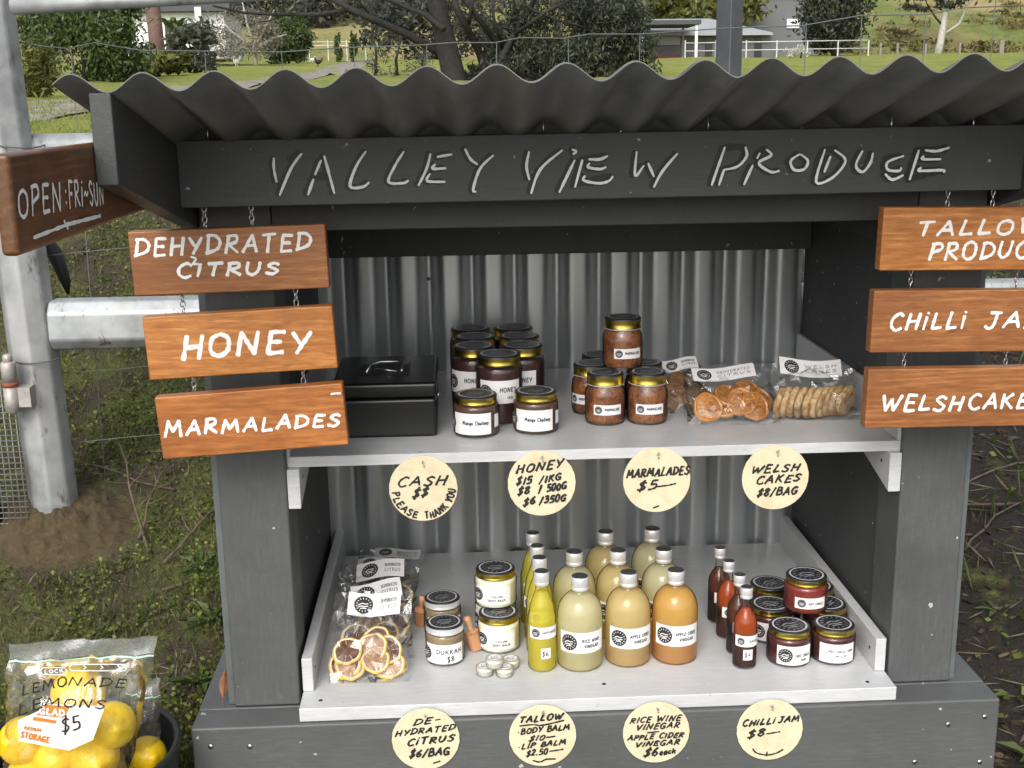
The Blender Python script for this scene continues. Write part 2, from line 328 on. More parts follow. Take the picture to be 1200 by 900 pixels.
# ------------------------------------------------------------------ lettering: a brush alphabet of strokes ('~' first = curved)
GL = {
 'A': (.62, [[(0, 0), (.34, 1)], [(.34, 1), (.62, 0)], [(.12, .36), (.52, .38)]]), 'B': (.55, [[(.05, 0), (.08, 1)], ['~', (.08, 1), (.42, .94), (.42, .66), (.08, .54)], ['~', (.08, .54), (.52, .46), (.5, .08), (.05, 0)]]),
 'C': (.55, [['~', (.55, .86), (.34, 1), (.06, .7), (.06, .26), (.3, 0), (.55, .12)]]), 'D': (.6, [[(.06, 0), (.08, 1)], ['~', (.0, .98), (.36, .98), (.6, .66), (.5, .24), (.0, .0)]]),
 'E': (.52, [[(.06, 0), (.1, 1)], [(.1, 1), (.52, .97)], [(.08, .53), (.44, .52)], [(.06, 0), (.52, .03)]]), 'F': (.5, [[(.06, 0), (.1, 1)], [(.1, 1), (.52, .97)], [(.08, .53), (.42, .52)]]),
 'G': (.6, [['~', (.55, .86), (.34, 1), (.06, .7), (.06, .26), (.3, 0), (.56, .2)], [(.56, .42), (.54, .02)], [(.34, .42), (.58, .42)]]), 'H': (.6, [[(.04, 0), (.1, 1)], [(.52, 0), (.58, 1)], [(.08, .5), (.56, .54)]]),
 'I': (.2, [[(.08, 0), (.12, 1)]]), 'i': (.2, [[(.06, 0), (.12, .74)], [(.14, .96), (.155, 1.0)]]), 'J': (.5, [[(.08, 1), (.5, .98)], ['~', (.34, .98), (.32, .2), (.16, 0), (0, .14)]]),
 'K': (.58, [[(.06, 0), (.08, 1)], [(.52, 1), (.08, .48)], [(.18, .56), (.58, 0)]]), 'L': (.5, [[(.14, 1), (.05, 0)], [(.05, 0), (.5, .05)]]),
 'M': (.8, [[(.02, 0), (.14, 1)], [(.14, 1), (.38, .3)], [(.38, .3), (.64, 1)], [(.64, 1), (.78, 0)]]), 'N': (.66, [[(.03, 0), (.1, 1)], [(.1, 1), (.54, .03)], [(.54, .03), (.62, 1)]]),
 'O': (.64, [['~', (.34, 1), (.08, .8), (.06, .22), (.32, 0), (.58, .24), (.58, .78), (.36, .99)]]), 'P': (.52, [[(.04, 0), (.1, 1)], ['~', (.02, .96), (.42, .98), (.5, .66), (.08, .44)]]),
 'R': (.58, [[(.04, 0), (.1, 1)], ['~', (.02, .96), (.42, .98), (.46, .64), (.08, .48)], [(.12, .5), (.58, .02)]]), 'S': (.52, [['~', (.5, .86), (.28, 1), (.06, .78), (.26, .54), (.48, .3), (.3, 0), (.0, .12)]]),
 'T': (.58, [[(0, .95), (.58, 1)], [(.3, .98), (.26, 0)]]), 'U': (.6, [['~', (.06, 1), (.04, .3), (.26, 0), (.5, .3), (.56, 1)]]), 'V': (.58, [[(0, 1), (.26, 0)], [(.26, 0), (.6, 1)]]),
 'W': (.86, [[(0, 1), (.2, 0)], [(.2, 0), (.44, .76)], [(.44, .76), (.6, .0)], [(.6, 0), (.9, 1)]]), 'X': (.56, [[(0, 1), (.56, 0)], [(.54, 1), (0, 0)]]), 'Y': (.56, [[(0, 1), (.26, .48)], [(.56, 1), (.2, 0)]]), 'Z': (.5, [[(0, 1), (.5, 1)], [(.5, 1), (0, 0)], [(0, 0), (.5, 0)]]),
 '0': (.5, [['~', (.26, 1), (.04, .7), (.06, .2), (.26, 0), (.46, .3), (.44, .8), (.28, .99)]]), '1': (.2, [[(.1, 0), (.14, 1)]]), '2': (.5, [['~', (.04, .8), (.28, 1), (.46, .74), (.24, .34), (0, .02)], [(0, .02), (.5, .03)]]),
 '3': (.46, [['~', (.06, .9), (.34, .98), (.4, .7), (.16, .54)], ['~', (.16, .54), (.46, .44), (.4, .08), (.02, .04)]]), '4': (.5, [[(.34, 1), (.02, .34)], [(.02, .34), (.5, .36)], [(.36, .7), (.34, 0)]]), '5': (.48, [[(.1, 1), (.46, 1)], [(.1, 1), (.08, .56)], ['~', (.08, .56), (.42, .56), (.44, .14), (.02, .02)]]),
 '6': (.46, [['~', (.4, .98), (.1, .6), (.04, .18), (.26, 0), (.44, .22), (.3, .48), (.08, .34)]]), '8': (.5, [['~', (.28, .98), (.06, .8), (.26, .54), (.46, .24), (.26, 0)], ['~', (.26, 0), (.04, .24), (.24, .54), (.46, .8), (.29, .98)]]),
 '$': (.5, [['~', (.5, .82), (.28, .94), (.08, .76), (.26, .54), (.46, .32), (.28, .06), (.0, .14)], [(.34, 1.16), (.18, -.16)]]), '/': (.4, [[(.36, 1.1), (.02, -.12)]]), ':': (.2, [[(.1, .2), (.11, .26)], [(.12, .62), (.13, .68)]]),
 '-': (.42, [[(.04, .46), (.4, .5)]]), '_': (.9, [[(.04, .48), (.86, .56)]]), '~': (.5, [['~', (0, .42), (.14, .56), (.3, .4), (.48, .54)]]), '.': (.2, [[(.08, .0), (.1, .05)]]), '*': (.3, [[(.1, .42), (.13, .46)]]), ' ': (.34, []),
 'a': (.44, [['~', (.4, .6), (.16, .6), (.04, .24), (.2, 0), (.4, .4)], [(.4, .6), (.42, 0)]]), 'c': (.4, [['~', (.38, .54), (.18, .6), (.04, .28), (.18, 0), (.4, .1)]]), 'e': (.42, [['~', (.04, .32), (.4, .36), (.24, .62), (.05, .34), (.16, .02), (.42, .1)]]), 'g': (.44, [['~', (.4, .6), (.16, .6), (.04, .24), (.2, .02), (.4, .4)], ['~', (.4, .6), (.4, -.2), (.06, -.26)]]),
 'h': (.44, [[(.05, 0), (.08, 1)], ['~', (.06, .36), (.26, .62), (.4, .4), (.4, 0)]]), 'n': (.44, [[(.05, 0), (.07, .6)], ['~', (.06, .36), (.26, .62), (.4, .4), (.4, 0)]]), 'o': (.44, [['~', (.22, .6), (.04, .36), (.2, 0), (.4, .28), (.24, .6)]]), 't': (.34, [[(.18, .95), (.16, 0)], [(.02, .62), (.34, .64)]]), 'u': (.44, [['~', (.05, .6), (.06, .1), (.24, 0), (.4, .3)], [(.4, .6), (.42, 0)]]), 'y': (.42, [[(.03, .6), (.2, .08)], [(.4, .6), (.08, -.26)]]),
}
def curve(st, n=6):
    if st[0] != '~': return list(st)
    p = st[1:]; out = []
    for i in range(len(p) - 1):
        a, b, c, d = p[max(i - 1, 0)], p[i], p[i + 1], p[min(i + 2, len(p) - 1)]
        for k in range(n):
            t = k / n
            out.append(tuple(.5 * (2 * b[j] + (c[j] - a[j]) * t + (2 * a[j] - 5 * b[j] + 4 * c[j] - d[j]) * t * t + (3 * b[j] - a[j] - 3 * c[j] + d[j]) * t ** 3) for j in (0, 1)))
    return out + [p[-1]]
def text_strokes(txt, p0, p1, h, h1=None, slant=0., jit=.03, seed=1):
    """strokes of a word fitted between the baseline points p0 and p1"""
    g = random.Random(seed); gap = .24; W = sum(GL[c][0] + gap for c in txt) - gap
    dx, dy = p1[0] - p0[0], p1[1] - p0[1]; L = math.hypot(dx, dy); ux, uy = dx / L, dy / L; k = L / W; x = 0; out = []
    h1 = h1 or h
    for c in txt:
        wd, sts = GL[c]; oy = g.uniform(-jit, jit) * h * 1.5; sc_ = 1 + g.uniform(-jit, jit) * 2; rot = g.uniform(-jit, jit)
        for st in sts:
            q = []
            for a, b in curve(st):
                a2 = a + b * slant + b * rot; b2 = b * sc_; X = (x + a2) * k; Y = b2 * (h + (h1 - h) * (X / L)) + oy
                q.append((p0[0] + ux * X - uy * Y, p0[1] + uy * X + ux * Y))
            out.append(q)
        x += wd + gap
    return out
def ribbons(mb, strokes, width, mp, lift=2e-5, mi=0, base=0., jag=.12, sub=None, seed=3, taper=0):
    """flat brush strokes: (u,v) -> mp(u,v,lift)"""
    g = random.Random(seed); lv = base
    for st in strokes:
        if sub:
            q = [st[0]]
            for a, b in zip(st, st[1:]):
                n = max(1, int(math.hypot(b[0] - a[0], b[1] - a[1]) / sub))
                q += [(a[0] + (b[0] - a[0]) * i / n, a[1] + (b[1] - a[1]) * i / n) for i in range(1, n + 1)]
            st = q
        n = len(st); vs = []; lv += lift
        for i, p in enumerate(st):
            a, b = st[max(i - 1, 0)], st[min(i + 1, n - 1)]; d = Vector((b[0] - a[0], b[1] - a[1])); d = d.normalized() if d.length > 1e-9 else Vector((1, 0))
            hw = width * .5 * (1 + g.uniform(-jag, jag)) * (1 - taper + taper * math.sin(math.pi * (.12 + .76 * i / max(1, n - 1))) ** .7); e = (-1 if i == 0 else 1 if i == n - 1 else 0) * hw * .55
            if e and n > 1:
                ends = (p[0] + d.x * e, p[1] + d.y * e)
            l = lv + lift * i * .3
            row = [(p[0] - d.y * hw, p[1] + d.x * hw), (p[0] + d.y * hw, p[1] - d.x * hw)]
            if e and i == 0: vs.append([(ends[0] - d.y * hw * .55, ends[1] + d.x * hw * .55, l), (ends[0] + d.y * hw * .55, ends[1] - d.x * hw * .55, l)])
            vs.append([r + (l,) for r in row])
            if e and i == n - 1: vs.append([(ends[0] - d.y * hw * .55, ends[1] + d.x * hw * .55, l), (ends[0] + d.y * hw * .55, ends[1] - d.x * hw * .55, l)])
        lv += lift * n * .3
        pts = [mp(*q) for r in vs for q in r]
        mb.add(pts, [(2 * i, 2 * i + 1, 2 * i + 3, 2 * i + 2) for i in range(len(vs) - 1)], mi)
    return lv
def emblem(mb, c, r, mp, dark=0, light=1, lift=3e-5, seg=20):
    """round dark badge with a pale ring of tiny marks and a pale hill line"""
    def P(rr, a, l): return mp(c[0] + rr * math.cos(a), c[1] + rr * math.sin(a), l)
    rings = [0, .35, .7, 1]; vs = [P(0, 0, lift)]; fs = []
    for rr in rings[1:]: vs += [P(r * rr, 2 * math.pi * k / seg, lift) for k in range(seg)]
    for k in range(seg):
        k2 = (k + 1) % seg; fs.append((0, 1 + k, 1 + k2))
        for i in range(2): fs.append((1 + i * seg + k, 1 + (i + 1) * seg + k, 1 + (i + 1) * seg + k2, 1 + i * seg + k2))
    mb.add(vs, fs, dark)
    st = [[(c[0] + r * .74 * math.cos(a) - .09 * r * math.cos(a), c[1] + r * .74 * math.sin(a) - .09 * r * math.sin(a)), (c[0] + r * .82 * math.cos(a), c[1] + r * .82 * math.sin(a))] for a in [2 * math.pi * k / 15 for k in range(15)]]
    l = ribbons(mb, st, r * .06, mp, lift * .3, light, lift * 2)
    hills = [[(c[0] + r * x, c[1] + r * y) for x, y in s] for s in ([(-.5, -.05), (-.3, .12), (-.1, .2), (.15, .1), (.45, .16)], [(-.5, -.24), (-.2, -.14), (.1, -.2), (.46, -.1)], [(-.3, -.42), (0, -.36), (.3, -.4)])]
    return ribbons(mb, hills, r * .11, mp, lift * .3, light, l)
def on_plane(o, ux, vx, n):
    o, ux, vx, n = Vector(o), Vector(ux), Vector(vx), Vector(n); return lambda u, v, l=0: o + ux * u + vx * v + n * l
def on_cyl(r, z0=0.): return lambda u, v, l=0: ((r + l) * math.sin(u / r), -(r + l) * math.cos(u / r), z0 + v)
FRONT = lambda y: (lambda u, v, l=0: (u, y - l, v))
#==SETTING==
# ------------------------------------------------------------------ the ground and the far setting
_YS = [-8, -.6, 0, .75, 2.6, 6, 8, 30, 72]; _ZS = [-.32, -.27, -.2, .06, .70, .87, .93, 1.69, 3.24]
_wr = np.random.default_rng(5); _WV = [(_wr.uniform(.6, 9), _wr.uniform(0, 6.28), _wr.uniform(0, 6.28)) for _ in range(14)]
def wob(x, y):                                    # smooth pseudo noise, about -1..1
    s = 0
    for f, a, p in _WV: s = s + np.sin(f * (x * math.cos(a) + y * math.sin(a)) + p)
    return s / 4.5
def hz(x, y): return np.interp(y, _YS, _ZS) + .022 * wob(x * 1.6, y * 1.6) * np.clip((y + 8) / 8.5, 0.3, 1) + .05 * wob(x * .2, y * .2) * np.clip((y - 6) / 20, 0, 1)

s = NT('ground'); tc = s.n('ShaderNodeTexCoord'); sx = s.n('ShaderNodeSeparateXYZ'); s.l(tc.outputs['Object'], sx.inputs[0])
v = tc.outputs['Object']; n1 = s.noise(v, 5.5, 5, .65); n2 = s.noise(v, 60, 5, .7); n3 = s.noise(v, 1.3, 3)
n2 = s.ramp(n2, [(.3, 0), (.7, 1)]); n5 = s.noise(v, 190, 4, .7); soil = s.mix(n5, (.018, .013, .008), (.095, .068, .042)); moss = s.mix(n2, (.050, .062, .012), (.19, .225, .034)); moss = s.mix(s.ramp(n5, [(.4, .7), (.6, 0)]), moss, (.03, .026, .012))
near = s.mix(s.ramp(n1, [(.42, 0), (.60, 1)]), soil, moss)
mr = s.n('ShaderNodeMapRange'); mr.inputs['From Min'].default_value = .45; mr.inputs['From Max'].default_value = .75; s.l(sx.outputs['X'], mr.inputs['Value'])
near = s.mix(mr.outputs[0], near, s.mix(s.ramp(n1, [(.55, 0), (.66, 1)]), s.mix(n5, (.005, .0045, .004), (.035, .027, .02)), moss))
lawn = s.mix(s.ramp(n3, [(.35, 0), (.65, 1)]), (.15, .205, .018), (.28, .285, .038)); lawn = s.mix(s.ramp(n2, [(.3, .45), (.6, 0)]), lawn, (.07, .10, .014)); lawn = s.mix(s.ramp(s.noise(v, .35, 4), [(.5, 0), (.7, .6)]), lawn, (.27, .24, .07))
m2 = s.n('ShaderNodeMapRange'); m2.inputs['From Min'].default_value = 2.2; m2.inputs['From Max'].default_value = 4.2; s.l(sx.outputs['Y'], m2.inputs['Value'])
s.bsdf(s.mix(m2.outputs[0], near, lawn), .85, s.bump(n2, .8, .01)); groundM = s.m
ys = np.concatenate([np.arange(-8, -1, .5), np.arange(-1, 5, .05), np.geomspace(5, 72.5, 60)]); nx = 120
us = np.linspace(-1, 1, nx + 1); V = []
for y in ys:
    wd = 3 + max(0, y + 1.8) * .85
    xs = us * wd + .05 * y; V.append(np.stack([xs, np.full(nx + 1, y), hz(xs, y)], 1))
V = np.concatenate(V); i = np.arange(len(V)).reshape(len(ys), nx + 1)
F4 = np.stack([i[:-1, :-1], i[:-1, 1:], i[1:, 1:], i[1:, :-1]], -1).reshape(-1, 4)
tag(fast_mesh('ground', V, F4, groundM, smooth=True), kind='structure')

s = NT('hillside'); tc = s.n('ShaderNodeTexCoord'); v = tc.outputs['Object']; n1 = s.noise(v, .16, 6, .7); n2 = s.noise(v, 1.1, 5, .7)
gold_ = s.mix(n2, (.20, .155, .06), (.36, .29, .13)); grn = s.mix(n2, (.07, .10, .02), (.17, .20, .05))
c = s.mix(s.ramp(n1, [(.40, 0), (.60, 1)]), grn, gold_); c = s.mix(s.ramp(s.noise(v, .5, 4, .7), [(.60, 0), (.70, .8)]), c, (.06, .05, .03))
s.bsdf(c, .9, s.bump(n2, .6, .3)); hillM = s.m
def hillz(x, y): return 3.10 + (y - 70) * .30 * np.clip((y - 70) / 6, 0, 1) + .8 * wob(x * .05, y * .05) * np.clip((y - 72) / 10, 0, 1) + np.clip((x - 12) / 60, 0, 1) * np.clip(y - 74, 0, 60) * .12
xs = np.linspace(-110, 130, 100); yy = np.linspace(70, 190, 60); X, Y = np.meshgrid(xs, yy); V = np.stack([X, Y, hillz(X, Y)], -1).reshape(-1, 3)
i = np.arange(len(V)).reshape(60, 100); F4 = np.stack([i[:-1, :-1], i[:-1, 1:], i[1:, 1:], i[1:, :-1]], -1).reshape(-1, 4)
tag(fast_mesh('hillside', V, F4, hillM, smooth=True), kind='structure')

gravelM = speckle('gravel track', [(.11, .10, .085), (.22, .20, .17), (.32, .30, .26)], 9, .9, 0, .5)
cl = [(-3.6, 5.6, .55), (-3.2, 7.2, .75), (-3.15, 9, .75), (-3.3, 14, .6), (-3.2, 20, .5), (-3.2, 30, .55), (-4.2, 50, .7), (-5, 66, .8)]
mb = MB(); pts = []
for (a, b) in zip(cl, cl[1:]):
    for k in range(12):
        t = k / 12; pts.append([a[q] + (b[q] - a[q]) * t for q in range(3)])
for x, y, wd in pts:
    for q in range(5):
        xx = x + (q / 2 - 1) * wd + .08 * wob(y * 2 + q, q); mb.v.append((xx, y, float(hz(xx, y)) + .012))
for k in range(len(pts) - 1):
    for q in range(4): mb.f.append([k * 5 + q, k * 5 + q + 1, k * 5 + q + 6, k * 5 + q + 5]); mb.mi.append(0); mb.sm.append(True)
tag(mb.build('gravel_track', gravelM), kind='structure')

def leaf_cloud(name, blobs, n, size, mat, parent=None, seed=1, droop=0., clumps=40, asp=2.2, shell=.55):
    """many leaf faces in clumps spread through ellipsoids (centre, radii, weight)"""
    g = np.random.default_rng(seed); W = np.array([b[2] if len(b) > 2 else 1. for b in blobs]); W = W / W.sum(); P = []
    for b, wt in zip(blobs, W):
        m = max(1, int(n * wt)); nc = max(3, int(clumps * wt)); d = g.normal(size=(nc, 3)); d /= np.linalg.norm(d, axis=1)[:, None]
        cc = d * (g.uniform(shell, 1, nc) ** .6)[:, None]
        q = cc[g.integers(0, nc, m)] + g.normal(size=(m, 3)) * .17
        P.append(np.array(b[0]) + q * np.array(b[1]))
    P = np.concatenate(P); m = len(P)
    t = g.normal(size=(m, 3)); t[:, 2] -= droop; t /= np.linalg.norm(t, axis=1)[:, None]
    u = np.cross(t, g.normal(size=(m, 3))); u /= np.linalg.norm(u, axis=1)[:, None]
    L = (size * g.uniform(.6, 1.3, m))[:, None]; B = L / asp
    V = np.stack([P - t * L * .5, P + u * B * .5, P + t * L * .5, P - u * B * .5], 1).reshape(-1, 3)
    return fast_mesh(name, V, np.arange(m * 4).reshape(-1, 4), mat, parent)
def px_blob(px, py, rx, ry, Y, depth=None, wt=1.):
    c = at(px, py, Y); k = (Y + 1.8) / FPX; return (tuple(c), (rx * k, (depth or rx) * k, ry * k), wt)
def px_tube(mb, pts, Y, r0, r1, seg=7, dy=0.):
    P = [at(a, b, Y + dy * i / max(1, len(pts) - 1)) for i, (a, b) in enumerate(pts)]; n = len(P)
    mb.tube(P, [r0 + (r1 - r0) * i / (n - 1) for i in range(n)], seg); return P

G_dark = leafmat('dark evergreen leaves', [(.020, .035, .014), (.045, .075, .028), (.075, .115, .045)], .4)
G_mid = leafmat('garden leaves', [(.035, .055, .015), (.075, .12, .03), (.13, .19, .05)], .45)
G_yel = leafmat('yellow green leaves', [(.06, .075, .014), (.13, .15, .028), (.24, .24, .05)], .5)
G_grey = leafmat('grey green leaves', [(.045, .05, .035), (.10, .11, .075), (.17, .175, .12)], .6)
G_olive = leafmat('olive tree leaves', [(.026, .034, .018), (.052, .062, .034), (.10, .11, .065)], .5, 1.2)
G_far = leafmat('far wood leaves', [(.040, .044, .036), (.065, .070, .055), (.10, .105, .08)], .7, .15)
G_tan = leafmat('dry twiggy leaves', [(.13, .12, .09), (.24, .22, .17), (.34, .31, .25)], .7)

# the far wood on the hill behind the lawn, one mass
bl = [((x, 82 + 3 * rnd.random(), 7.4 + rnd.uniform(-.5, 1.0)), (3.6, 2.4, 2.7)) for x in np.arange(-50, 14, 2.2)] + [((x, 90, 12 + rnd.uniform(-1, 1)), (5, 3, 4)) for x in range(-60, 12, 4)]
tag(leaf_cloud('far_wood', bl, 34000, .55, G_far, seed=3, clumps=700, shell=.2), kind='stuff')
_g = np.random.default_rng(12); bl = [((x, y, float(hillz(x, y)) + .1), (1.6, 1.2, .28)) for x, y in zip(_g.uniform(9, 60, 260), 71 + 34 * _g.uniform(0, 1, 260) ** 1.4)]
tag(leaf_cloud('tussock_grass', bl, 15000, .6, leafmat('golden tussock', [(.12, .11, .035), (.24, .19, .07), (.36, .28, .12), (.12, .14, .03)], .8, .3), seed=14, clumps=1200, asp=4), kind='stuff')
bl = [((x, 73 + rnd.uniform(-1, 2), 3.45 + rnd.uniform(0, .35)), (1.4, 1.0, .38)) for x in np.arange(15, 48, 1.6)]
tag(leaf_cloud('undergrowth', bl, 3500, .28, G_yel, seed=4, clumps=160), kind='stuff')

def shrub(name, label, cat, blobs, n, size, mat, base, stem=None, seed=1, bark=barkM, group=None, clumps=45, **kw):
    t = thing(name, label, cat, base, group)
    o = leaf_cloud('crown', [(tuple(np.array(b[0]) - np.array(base)), b[1], b[2] if len(b) > 2 else 1.) for b in blobs], n, size, mat, t, seed, clumps=clumps, **kw)
    mb = MB()
    for q in (stem or []): mb.tube([Vector(p) - Vector(base) for p in q[0]], q[1], 6)
    if not stem:
        top = Vector(blobs[0][0]) - Vector(base); mb.tube([(0, 0, -.1), top * .5, top], [.05 * max(1, top.length), .035 * max(1, top.length), .015], 6)
    mb.build('trunk', bark, t); return t
def B(px, py, Y): p = at(px, py, Y); return (p.x, p.y, float(hz(p.x, p.y)))
shrub('evergreen_bush', 'large dense dark green bush behind the left metal post', 'bush', [px_blob(95, 48, 62, 46, 20, 40), px_blob(60, 20, 40, 34, 21, 30), px_blob(140, 60, 34, 34, 20, 30), px_blob(120, 2, 40, 28, 21, 30)], 17000, .115, G_mid, B(100, 92, 20), seed=11, droop=.8, clumps=170, asp=2.6)
shrub('broom_bush', 'wispy yellow green bush beside the left metal post', 'bush', [px_blob(34, 80, 26, 34, 11, 20), px_blob(46, 98, 14, 18, 11, 12)], 2600, .11, G_yel, B(38, 112, 11), seed=12, asp=5, clumps=40)
shrub('broadleaf_shrub', 'low bright green shrub in front of the reddish trunk', 'shrub', [px_blob(185, 74, 24, 15, 24), px_blob(208, 70, 12, 12, 24), px_blob(168, 78, 16, 11, 24)], 1800, .17, G_yel, B(185, 88, 24), seed=13, clumps=30)
shrub('grey_shrub', 'rounded grey green shrub beside the yellow green shrub', 'shrub', [px_blob(228, 56, 27, 26, 26), px_blob(215, 70, 18, 12, 26)], 2600, .16, G_grey, B(228, 83, 26), seed=14)
p0 = B(185, 60, 30); t = thing('red_gum_tree', 'reddish brown bare gum tree stem rising out of the shrubs', 'tree', p0); mb = MB(); mb.tube([(0, 0, -.5), (-.02, 0, 1), (-.06, 0, 2.2), (-.05, 0, 3.6)], [.20, .185, .175, .16], 12); mb.build('trunk', barkR, t); mb = MB(); mb.tube([(-.05, 0, 3.3), (.4, 0, 3.8), (.6, 0, 4.6)], [.10, .08, .05]); mb.build('limb', barkR, t)
p0 = B(206, 55, 29); t = thing('small_palm', 'little palm with drooping fronds by the white wall', 'palm', p0); mb = MB(); mb.tube([(0, 0, -.1), (0, 0, .5), (.02, 0, .95)], [.07, .06, .05]); mb.build('trunk', barkM, t)
for k in range(9):
    a = k * .7; mb = MB(); P = [Vector((math.cos(a) * q * .75, math.sin(a) * q * .75, .95 + .35 * math.sin(q * 2.4))) for q in (0, .25, .5, .75, 1)]
    for q in range(4):
        d = Vector((-math.sin(a), math.cos(a), 0)) * (.11 * (1 - q / 5)); d2 = Vector((-math.sin(a), math.cos(a), 0)) * (.11 * (1 - (q + 1) / 5)); mb.add([P[q] - d, P[q] + d, P[q + 1] + d2, P[q + 1] - d2], [(0, 1, 2, 3)])
    mb.build('frond', G_mid, t)
shrub('blossom_shrub', 'pale twiggy half bare shrub beside the round hedge bush', 'shrub', [px_blob(280, 35, 32, 28, 46), px_blob(262, 52, 26, 18, 46), px_blob(310, 45, 20, 22, 46)], 3200, .17, G_tan, B(285, 72, 46), seed=15, bark=barkP, clumps=80, asp=4,
      stem=[([at(300, 76, 46), at(298, 55, 46), at(290, 30, 46), at(284, 2, 46)], [.10, .08, .05, .02]), ([at(298, 58, 46), at(318, 46, 46), at(336, 40, 46)], [.07, .05, .02]), ([at(297, 55, 46), at(270, 36, 46), at(255, 18, 46)], [.06, .04, .015]), ([at(297, 60, 46), at(312, 30, 46), at(322, 10, 46)], [.06, .04, .015])])
shrub('clipped_bush', 'neat rounded dark green bush at the end of the shrub row', 'bush', [px_blob(338, 42, 24, 26, 52), px_blob(325, 52, 16, 18, 52), px_blob(348, 50, 14, 18, 52)], 9000, .15, G_mid, B(338, 70, 52), seed=16, clumps=200, shell=.75)
for k, (px, lab) in enumerate([(396, 'young cypress left of its twin beside the gravel track'), (414, 'young cypress right of its twin beside the gravel track')]):
    shrub('cypress', lab, 'tree', [px_blob(px, 56, 4, 15, 62)], 700, .2, G_mid, B(px, 70, 62), seed=17 + k, clumps=14, group='young cypresses by the track')
shrub('wispy_sapling', 'thin pale green sapling left of the big tree', 'sapling', [px_blob(470, 66, 26, 26, 22), px_blob(440, 62, 14, 28, 22), px_blob(495, 75, 14, 16, 22)], 900, .09, G_grey, B(468, 95, 22), seed=20, clumps=60, asp=4,
      stem=[([at(466, 100, 22), at(464, 70, 22), at(470, 45, 22)], [.04, .03, .01]), ([at(440, 92, 22), at(441, 66, 22), at(438, 42, 22)], [.035, .025, .01]), ([at(492, 98, 22), at(494, 80, 22), at(497, 60, 22)], [.03, .02, .01])])
shrub('hazy_tree', 'soft grey green tree far behind the left limb of the shade tree', 'tree', [px_blob(455, 30, 34, 34, 64), px_blob(500, 40, 30, 36, 64), px_blob(550, 40, 36, 40, 66), px_blob(600, 40, 36, 40, 66)], 7000, .3, G_far, B(500, 76, 64), seed=61, clumps=160, shell=.2)
# the big tree behind the stall's roof
Y0 = 18; base = B(532, 100, Y0); t = thing('shade_tree', 'dark leaning tree with spreading limbs behind the corrugated roof', 'tree', base); D = lambda px, py, dy=0: at(px, py, Y0 + dy) - Vector(base)
mb = MB(); mb.tube([D(540, 125), D(533, 95), D(525, 60), D(518, 30), D(511, 0), D(502, -50)], [.24, .20, .18, .16, .15, .12], 12); mb.build('trunk', barkM, t)
for pts, r0, r1 in [([(516, 62), (480, 42), (440, 24), (410, 10), (365, -14)], .075, .04), ([(412, 11), (372, 17), (325, 17), (285, 15), (250, 7)], .04, .015), ([(520, 34), (500, 18), (470, 6), (430, -10)], .05, .03), ([(572, 92), (562, 62), (548, 34), (536, 12), (528, -16)], .07, .05), ([(580, 92), (588, 60), (572, 36), (548, 4), (540, -20)], .065, .04),
                    ([(582, 80), (604, 38), (622, 8), (634, -20)], .06, .04), ([(604, 40), (640, 14), (672, -2)], .035, .02), ([(548, 34), (552, 10), (556, -14)], .035, .025), ([(590, 60), (578, 20), (580, -10)], .03, .02), ([(620, 10), (650, 22), (690, 34)], .03, .012), ([(360, 17), (340, 6), (320, -6)], .018, .008), ([(440, 24), (425, 8), (415, -10)], .02, .01), ([(330, 17), (318, 24), (300, 26)], .014, .006)]:
    mb = MB(); P = [D(a, b, .5 * math.sin(i * 1.7 + r0 * 90)) for i, (a, b) in enumerate(pts)]; mb.tube(P, [r0 + (r1 - r0) * i / (len(P) - 1) for i in range(len(P))], 7); mb.build('limb', barkM, t)
bl = [px_blob(*a) for a in [(600, 78, 34, 22, 18, 30, 1.2), (560, 92, 20, 14, 18.3, 20, .5), (655, 64, 48, 30, 18, 40, 2.2), (705, 50, 44, 36, 18.4, 40, 2.2), (735, 22, 30, 28, 18, 30, 1.3), (665, 16, 52, 26, 18.5, 40, 1.6), (612, 34, 34, 24, 18.6, 30, .8), (545, 10, 40, 14, 18.8, 30, .3), (690, 82, 44, 16, 18, 30, 1.1), (440, 10, 30, 12, 18.5, 20, .12), (350, 6, 40, 8, 18, 20, .08)]]
bl += [px_blob(*a) for a in [(585, 60, 40, 30, 18.6, 30, 1.2), (740, 62, 30, 30, 18.2, 30, 1.2), (640, 80, 60, 20, 18, 30, 1.3), (700, 5, 60, 18, 18.5, 40, 1.1)]]
leaf_cloud('crown', [(tuple(np.array(b[0]) - np.array(base)), b[1], b[2]) for b in bl], 17000, .125, G_olive, t, 21, droop=1.0, clumps=420, asp=4.2, shell=.2)

